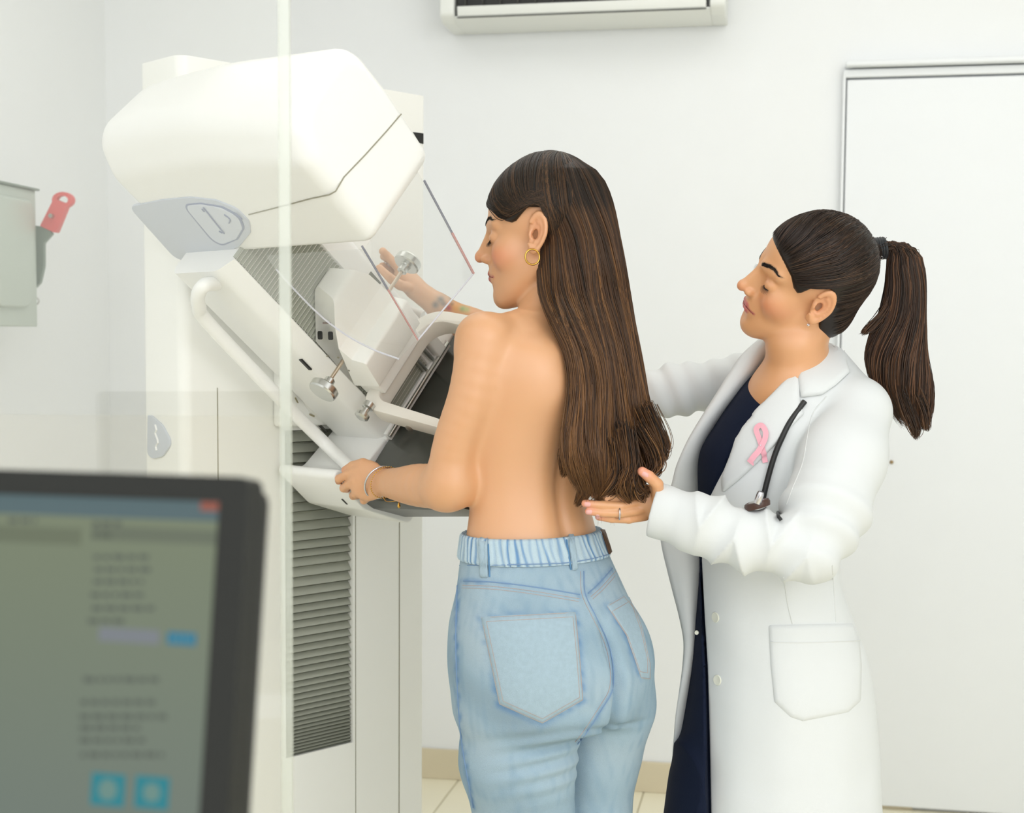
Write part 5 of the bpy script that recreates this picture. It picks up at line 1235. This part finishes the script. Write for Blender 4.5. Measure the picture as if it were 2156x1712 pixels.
# far front panel and lapel, hanging open
rows = [(700, 1618, 1640), (722, 1590, 1640), (750, 1560, 1625), (790, 1533, 1602), (830, 1508, 1570), (880, 1476, 1530), (930, 1446, 1500), (980, 1424, 1486), (1020, 1414, 1486), (1060, 1400, 1486), (1100, 1388, 1486), (1150, 1393, 1486), (1200, 1405, 1486), (1250, 1418, 1484), (1300, 1431, 1480), (1350, 1440, 1478), (1400, 1438, 1474), (1450, 1431, 1468), (1500, 1423, 1464), (1550, 1419, 1459), (1600, 1416, 1452), (1622, 1424, 1446), (1634, 1430, 1440)]
rr2 = ez_interp(rows, 4); nu = 9; v_ = []
for i, (py, xl, xr) in enumerate(rr2):
    for j_ in range(nu):
        s = j_ / (nu - 1); x = xl + (xr - xl) * s; yy_ = 2.545 + .035 * s - .02 * math.sin(s * PI) + .010 * math.sin(py * .012 + s * 3); v_.append(P(x, py, yy_))
f_ = [[i * nu + j_, i * nu + j_ + 1, (i + 1) * nu + j_ + 1, (i + 1) * nu + j_] for i in range(len(rr2) - 1) for j_ in range(nu - 1)]
fp = np_mesh('front_panel', V(v_), np.array(f_), m_coat, DR); md = fp.modifiers.new('th', 'SOLIDIFY'); md.thickness = .003; md.offset = 0
# near lapel, collar, pockets
patch('lapel', bvC, [(1708, 756), (1684, 778), (1684, 838), (1692, 872), (1680, 884), (1640, 928), (1595, 975), (1555, 1012), (1522, 1038), (1520, 1008), (1537, 965), (1552, 925), (1572, 888), (1612, 846), (1658, 799)], m_coat, DR, .003, .0045, 9, 3, 3)
patch('collar', bvC, [(1764, 706), (1776, 728), (1782, 770), (1788, 786), (1760, 812), (1730, 832), (1686, 838), (1681, 800), (1680, 776), (1700, 756), (1738, 724)], m_coat, DR, .004, .0055, 8, 4, 3)
patch('hip_pocket', bvC, [(1618, 1316), (1806, 1312), (1814, 1400), (1812, 1476), (1786, 1500), (1690, 1519), (1664, 1510), (1630, 1478), (1622, 1400)], m_coat, DR, .0012, .0022, 9, 4, 3)
m_cs = mat('coat_seam', (220, 222, 220), .9)
for nm, pts in (('front_seam', [(1650, 1216), (1658, 1270), (1668, 1314)]), ('side_seam', [(1752, 1190), (1756, 1250), (1760, 1310)]), ('pocket_hem', [(1624, 1352), (1700, 1353), (1808, 1350)]), ('armhole_seam', [(1740, 835), (1712, 870), (1700, 920), (1690, 975), (1668, 1030), (1656, 1062)])):
    px_tube(nm, bvC, pts, .0009, m_cs, DR, .0002 if 'hem' not in nm else .0036)
m_but = mat('button_cream', (232, 232, 218), .4)
for x, y in ((1507, 1300), (1511, 1432)):
    h_, n__ = hit(bvC, x, y); bm = bmesh.new(); lathe(bm, [(-.001, .0085), (.0012, .0092), (.0022, .0085), (.0018, .006)], h_, n__, 20); from_bm('button', bm, m_but, DR)
bm = bmesh.new(); lathe(bm, [(0, .004), (.003, .0035)], P(1467, 1332, 2.50), V(-.3, -1, 0), 12); from_bm('button', bm, m_but, DR)
# stethoscope: hangs round her neck, a thing of its own
m_tub = mat('rubber_black', (30, 31, 31), .4)
def cpt(x, y, off): return hit(bvC, x, y, off)[0]
ST = empty('stethoscope', cpt(1640, 960, .02), 'black stethoscope hanging on the white coat, half under the lapel', 'stethoscope'); si = Matrix.Translation(-Vector(ST.location))
def sl(pts): return [si @ Vector(p) for p in pts]
tp = [cpt(x, y, o) for x, y, o in ((1694, 846, .003), (1682, 862, .004), (1662, 892, .006), (1648, 920, .007), (1634, 952, .007), (1622, 990, .007), (1612, 1030, .007), (1606, 1060, .008))]
tube('tubing', sl(catmull(tp, 6)), .0048, m_tub, ST, 12)
c0 = cpt(1598, 1074, .010); _, nn_ = hit(bvC, 1598, 1074)
bm = bmesh.new(); lathe(bm, [(-.006, .012), (-.006, .020), (.000, .0215), (.004, .020), (.005, .017), (.003, .014)], si @ Vector(c0), nn_, 32); from_bm('chest_piece', bm, mat('steth_brown', (70, 44, 34), .35), ST)
bm = bmesh.new(); lathe(bm, [(.003, .0135), (.0045, .0135), (.006, .011)], si @ Vector(c0), nn_, 28); from_bm('diaphragm', bm, m_alu, ST)
bm = bmesh.new(); lathe(bm, [(0, .006), (.004, .0065), (.016, .006), (.020, .0045)], si @ Vector(cpt(1600, 1078, .016)), V(.25, -.2, .95), 16); from_bm('stem', bm, m_silver, ST)
tube('tubing', sl(catmull([cpt(1638, 1078, .004), cpt(1640, 1092, .005), cpt(1646, 1100, .004)], 4)), .003, m_tub, ST, 8)
# pink awareness ribbon pinned to the lapel
m_pink = mat('pink_satin', (246, 178, 192), .4, var=.05)
bvL = bvh_of(coat, *[o for o in COL.objects if o.name.startswith('lapel')])
def band(pts, w, off):
    q = catmull([V(*p) for p in pts], 6); v, f = [], []
    for i, p in enumerate(q):
        a = q[max(i - 1, 0)]; b = q[min(i + 1, len(q) - 1)]; t = b - a; t /= np.linalg.norm(t) + 1e-9; nn = V(-t[1], t[0]) * w
        for s in (-1, 1):
            h_, n2 = hit(bvL, *(p + nn * s)); o_ = off[0] + (off[1] - off[0]) * i / (len(q) - 1); v += [h_ + n2 * o_, h_ + n2 * (o_ + .0008)]
    for i in range(len(q) - 1):
        a = i * 4; b = a + 4; f += [(a, a + 2, b + 2, b), (a + 1, b + 1, b + 3, a + 3), (a, b, b + 1, a + 1), (a + 2, a + 3, b + 3, b + 2)]
    return v, f
v1, f1 = band([(1612, 974), (1606, 945), (1600, 925), (1594, 905), (1604, 897), (1613, 908), (1612, 925), (1600, 948), (1590, 960), (1580, 974)], 5.5, (.002, .006))
hl, _ = hit(bvL, 1600, 940); RB = empty('ribbon', hl, 'small pink awareness ribbon pinned on the white lapel', 'ribbon'); ri = Matrix.Translation(-Vector(RB.location))
from_vf('ribbon_band', [ri @ Vector(p) for p in v1], f1, m_pink, RB, 60)
bm = bmesh.new(); h_, n2 = hit(bvL, 1604, 938, .0065); lathe(bm, [(0, .0012), (.0012, .001)], ri @ Vector(h_), n2, 10); from_bm('pin', bm, m_silver, RB)
# hair, drawn back to the tie
r = np.random.default_rng(33)
tieW = P(1852, 522, 2.475); tie = ((tieW - DHC) @ DHR) / DHS
line2 = [(-.2, -.2), (-.030, -.12), (-.016, -.045), (-.008, .028), (.010, .036), (.028, .020), (.040, .004), (.050, .012), (.060, .030), (.074, .044), (.090, .058), (.102, .066), (.2, .07)]
hairD = cap_mesh('hair_cap', DHR, DHC, DHS, line2, .0065, DR, cutneck=-.075, extra=lambda p, q: s_chain(p, [(DHC + DHR @ (V(tie[0], tie[1], tie[2]) * .82 * DHS), .030), (tieW, .013)], .02))
n = 3200; ph_ = r.uniform(-1, 1, n); ph_ = np.sign(ph_) * np.where(np.abs(ph_) < .56, np.abs(ph_) * .53 / .56, .69 + (np.abs(ph_) - .56) / .44 * .29) * PI
# roots along the hairline: over the forehead, temples and nape
def root(ph):
    a = np.abs(ph) / PI; sx = np.sign(ph); A_ = [0, .25, .42, .53, .69, .76, .86, 1]
    X = np.interp(a, A_, [0, .05, .066, .074, .075, .072, .060, 0]); Y = np.interp(a, A_, [.094, .076, .050, .026, -.018, -.030, -.050, -.075]); Z = np.interp(a, A_, [.068, .056, .022, .032, .034, -.020, -.062, -.066])
    return np.stack([sx * X, Y, Z], 1)
Rt = root(ph_) + r.normal(0, .0022, (n, 3)); Tq = V(tie); u = r.uniform(0, 1, (n, 1)) ** .35
start = Rt + (Tq * .6 + V(0, 0, .03) - Rt) * (1 - u) * .75
mid = start * .5 + Tq * .5; mid = mid / np.linalg.norm(mid - V(0, 0, .02), axis=1, keepdims=True) * .10
ctl = np.stack([start, start * .65 + Tq * .35 + (start - V(0, 0, .02)) * .25, start * .3 + Tq * .7 + (start - V(0, 0, .02)) * .2, Tq * .98 + r.normal(0, .004, (n, 3))], 1)
K2 = 20; pw = (bez(ctl, K2) * DHS) @ DHR.T + DHC; sp_ = skull_proj(pw, DHR, DHC, DHS, hoff(pw, DHR, DHC, DHS, .0026, .0070) + r.uniform(-.0008, .0016, (n, 1)))
wt_ = np.clip((np.linspace(0, 1, K2) - .72) / .28, 0, 1)[None, :, None] ** 1.5; sp_ = sp_ * (1 - wt_) + (tieW + r.normal(0, .0055, (n, 1, 3))) * wt_
qq = ((sp_ - DHC) @ DHR) / DHS; ok = ~((qq[..., 1] > -.012) & (qq[..., 2] < .024) & (qq[..., 1] < .036)).any(1); sp_ = sp_[ok]; n = len(sp_)
ss = np.linspace(0, 1, K2)[None]; fade = np.clip(ss * 6 + .2, .2, 1)
DK2, MD2, LT2 = (28, 20, 15), (58, 41, 30), (96, 70, 50)
strands_mesh('hair_strands', sp_, .00062 * r.uniform(.6, 1.4, (n, 1)) * fade, hair_cols(r, n, K2, DK2, MD2, LT2), m_hair, DR)
# ponytail
pt_rows = [(505, 1846, 1872, 2.475, 1, 0), (520, 1858, 1925, 2.475, .5, 0), (546, 1868, 1941, 2.475, .5, 0), (575, 1866, 1947, 2.475, .5, 0), (609, 1863, 1949, 2.475, .5, 0), (672, 1848, 1948, 2.475, .5, 0), (704, 1832, 1949, 2.475, .45, 0), (751, 1822, 1951, 2.475, .45, 0), (799, 1834, 1961, 2.475, .45, 0), (830, 1850, 1965, 2.475, .45, 0), (862, 1872, 1963, 2.475, .45, 0), (893, 1892, 1955, 2.475, .45, 0), (918, 1915, 1943, 2.475, .45, 0)]
tl_ = Trunk(pt_rows)
core_mesh(tl_, 'ponytail_core', DR, .86, (34, 24, 17), P(1900, 530, 2.475)[2], P(1900, 885, 2.475)[2], 40, 34, rag=.04, seed=8)
n = 2600; K = 28; th = r.uniform(0, 2 * PI, n); rad = np.sqrt(r.uniform(.35, 1.05, n)); yend = 905 - r.exponential(24, n) - 40 * (np.cos(th) < -.3) * r.uniform(0, 1, n)
pp = np.zeros((n, K, 3)); s = np.linspace(0, 1, K)
for i in range(K):
    if i < 4: pass
    y_px = 548 + (yend - 548) * max(0, (s[i] - .14) / .86); z = 1.4 - (y_px - 730) * 2.475 / F + 0 * th
    z = np.array([P(1900, yy_, 2.475)[2] for yy_ in y_px]); cx, cy, A, B, yw = tl_.at(z); th_ = th + .5 * math.sin(s[i] * 4)
    pp[:, i] = np.stack([cx + A * rad * np.cos(th_), cy + B * rad * np.sin(th_), z], 1)
top = P(1893, 506, 2.475)
for i in range(5):
    w = i / 5; tgt = pp[:, 5]; arc = tieW * (1 - w) ** 2 + 2 * w * (1 - w) * (top + (tgt - tgt.mean(0)) * V(.7, 1, .7) + V(.012, 0, .004)) + tgt * w ** 2
    pp[:, i] = arc + r.normal(0, .0030 * (1 - w) + .0004, (n, 3))
pp += clump_noise(n, K, .0035, r, 1.6) * (s ** 1.3)[None, :, None]
lk = np.sin(th * 9) * .5 + np.sin(th * 23 + 1) * .5; tt = np.clip(.42 + .26 * lk[:, None] + r.normal(0, .18, (n, 1)) + .18 * s[None], 0, 1)[..., None]
C2 = np.where(tt < .5, LIN(*DK2) + (LIN(*MD2) - LIN(*DK2)) * tt * 2, LIN(*MD2) + (LIN(116, 80, 54) - LIN(*MD2)) * (tt - .5) * 2)
strands_mesh('ponytail', pp, .00068 * r.uniform(.6, 1.5, (n, 1)) * np.clip((1.03 - s) * 5, .15, 1)[None], C2, m_hair, DR)
T2 = (DK2, MD2, (110, 78, 54))
lock([(1885, 600, 2.475), (1862, 655, 2.465), (1832, 690, 2.46), (1816, 703, 2.46)], 60, .004, r, DR, T3=T2)
lock([(1900, 820, 2.46), (1912, 860, 2.46), (1925, 895, 2.46), (1928, 922, 2.46)], 90, .006, r, DR, T3=T2)
lock([(1930, 820, 2.46), (1945, 860, 2.46), (1948, 890, 2.46), (1950, 905, 2.46)], 70, .005, r, DR, T3=T2)
# the elastic
0 and lock([(1745, 690, 2.44), (1738, 712, 2.43), (1728, 735, 2.425)], 45, .007, r, DR, rad=.00035, T3=T2, tip=0)
axp = V(.95, 0, .18); e1 = np.cross(axp, V(0, 1, 0)); e1 /= np.linalg.norm(e1); e2_ = V(0, 1, 0)
for k in range(4):
    c = tieW + V(-.006 + .0045 * k, 0, -.0015 + .0004 * k); v, f = tube_vf([c + e1 * .0165 * math.cos(t) + e2_ * .0165 * math.sin(t) for t in ang], .0034, 8, closed=True); from_vf('hair_tie', v, f, mat('elastic_black', (24, 27, 32), .5), DR, 60)
v, f = tube_vf([P(1855, 543, 2.455) + V(math.cos(t) * .003, 0, math.sin(t) * .003) for t in ang[::2]], .0009, 6, closed=True); from_vf('tie_bead', v, f, m_silver, DR, 60)
bm = bmesh.new(); sc_ = DHC + DHR @ (V(-.0745, .003, -.033) * DHS); lathe(bm, [(-.002, .001), (0, .0022), (.0018, .0022), (.0024, .001)], hit(bvD, 1702, 684)[0], V(-.2, -1, 0), 12); from_bm('ear_stud', bm, m_silver, DR)
for c in ((.34, 2.50), (.46, 2.61)):
    def sh(p, c=c):
        a0 = V(c[0], c[1], .045); b0 = a0 + V(-.15, -.04, -.01); return smax(smin(s_cap(p, a0, b0, .044, .036), s_cap(p, a0, a0 + V(0, 0, .07), .04, .045), .02), .001 - p[:, 2], .004).astype(f4)
    v, f = mesh_sdf(sh, (c[0] - .22, c[1] - .12, -.01), (c[0] + .08, c[1] + .1, .18), .006); np_mesh('shoe', v, f, m_blk, DR)
for _r in [o for o in COL.objects if o.type == 'EMPTY' and o.name.startswith('person')]: fixparent(_r)
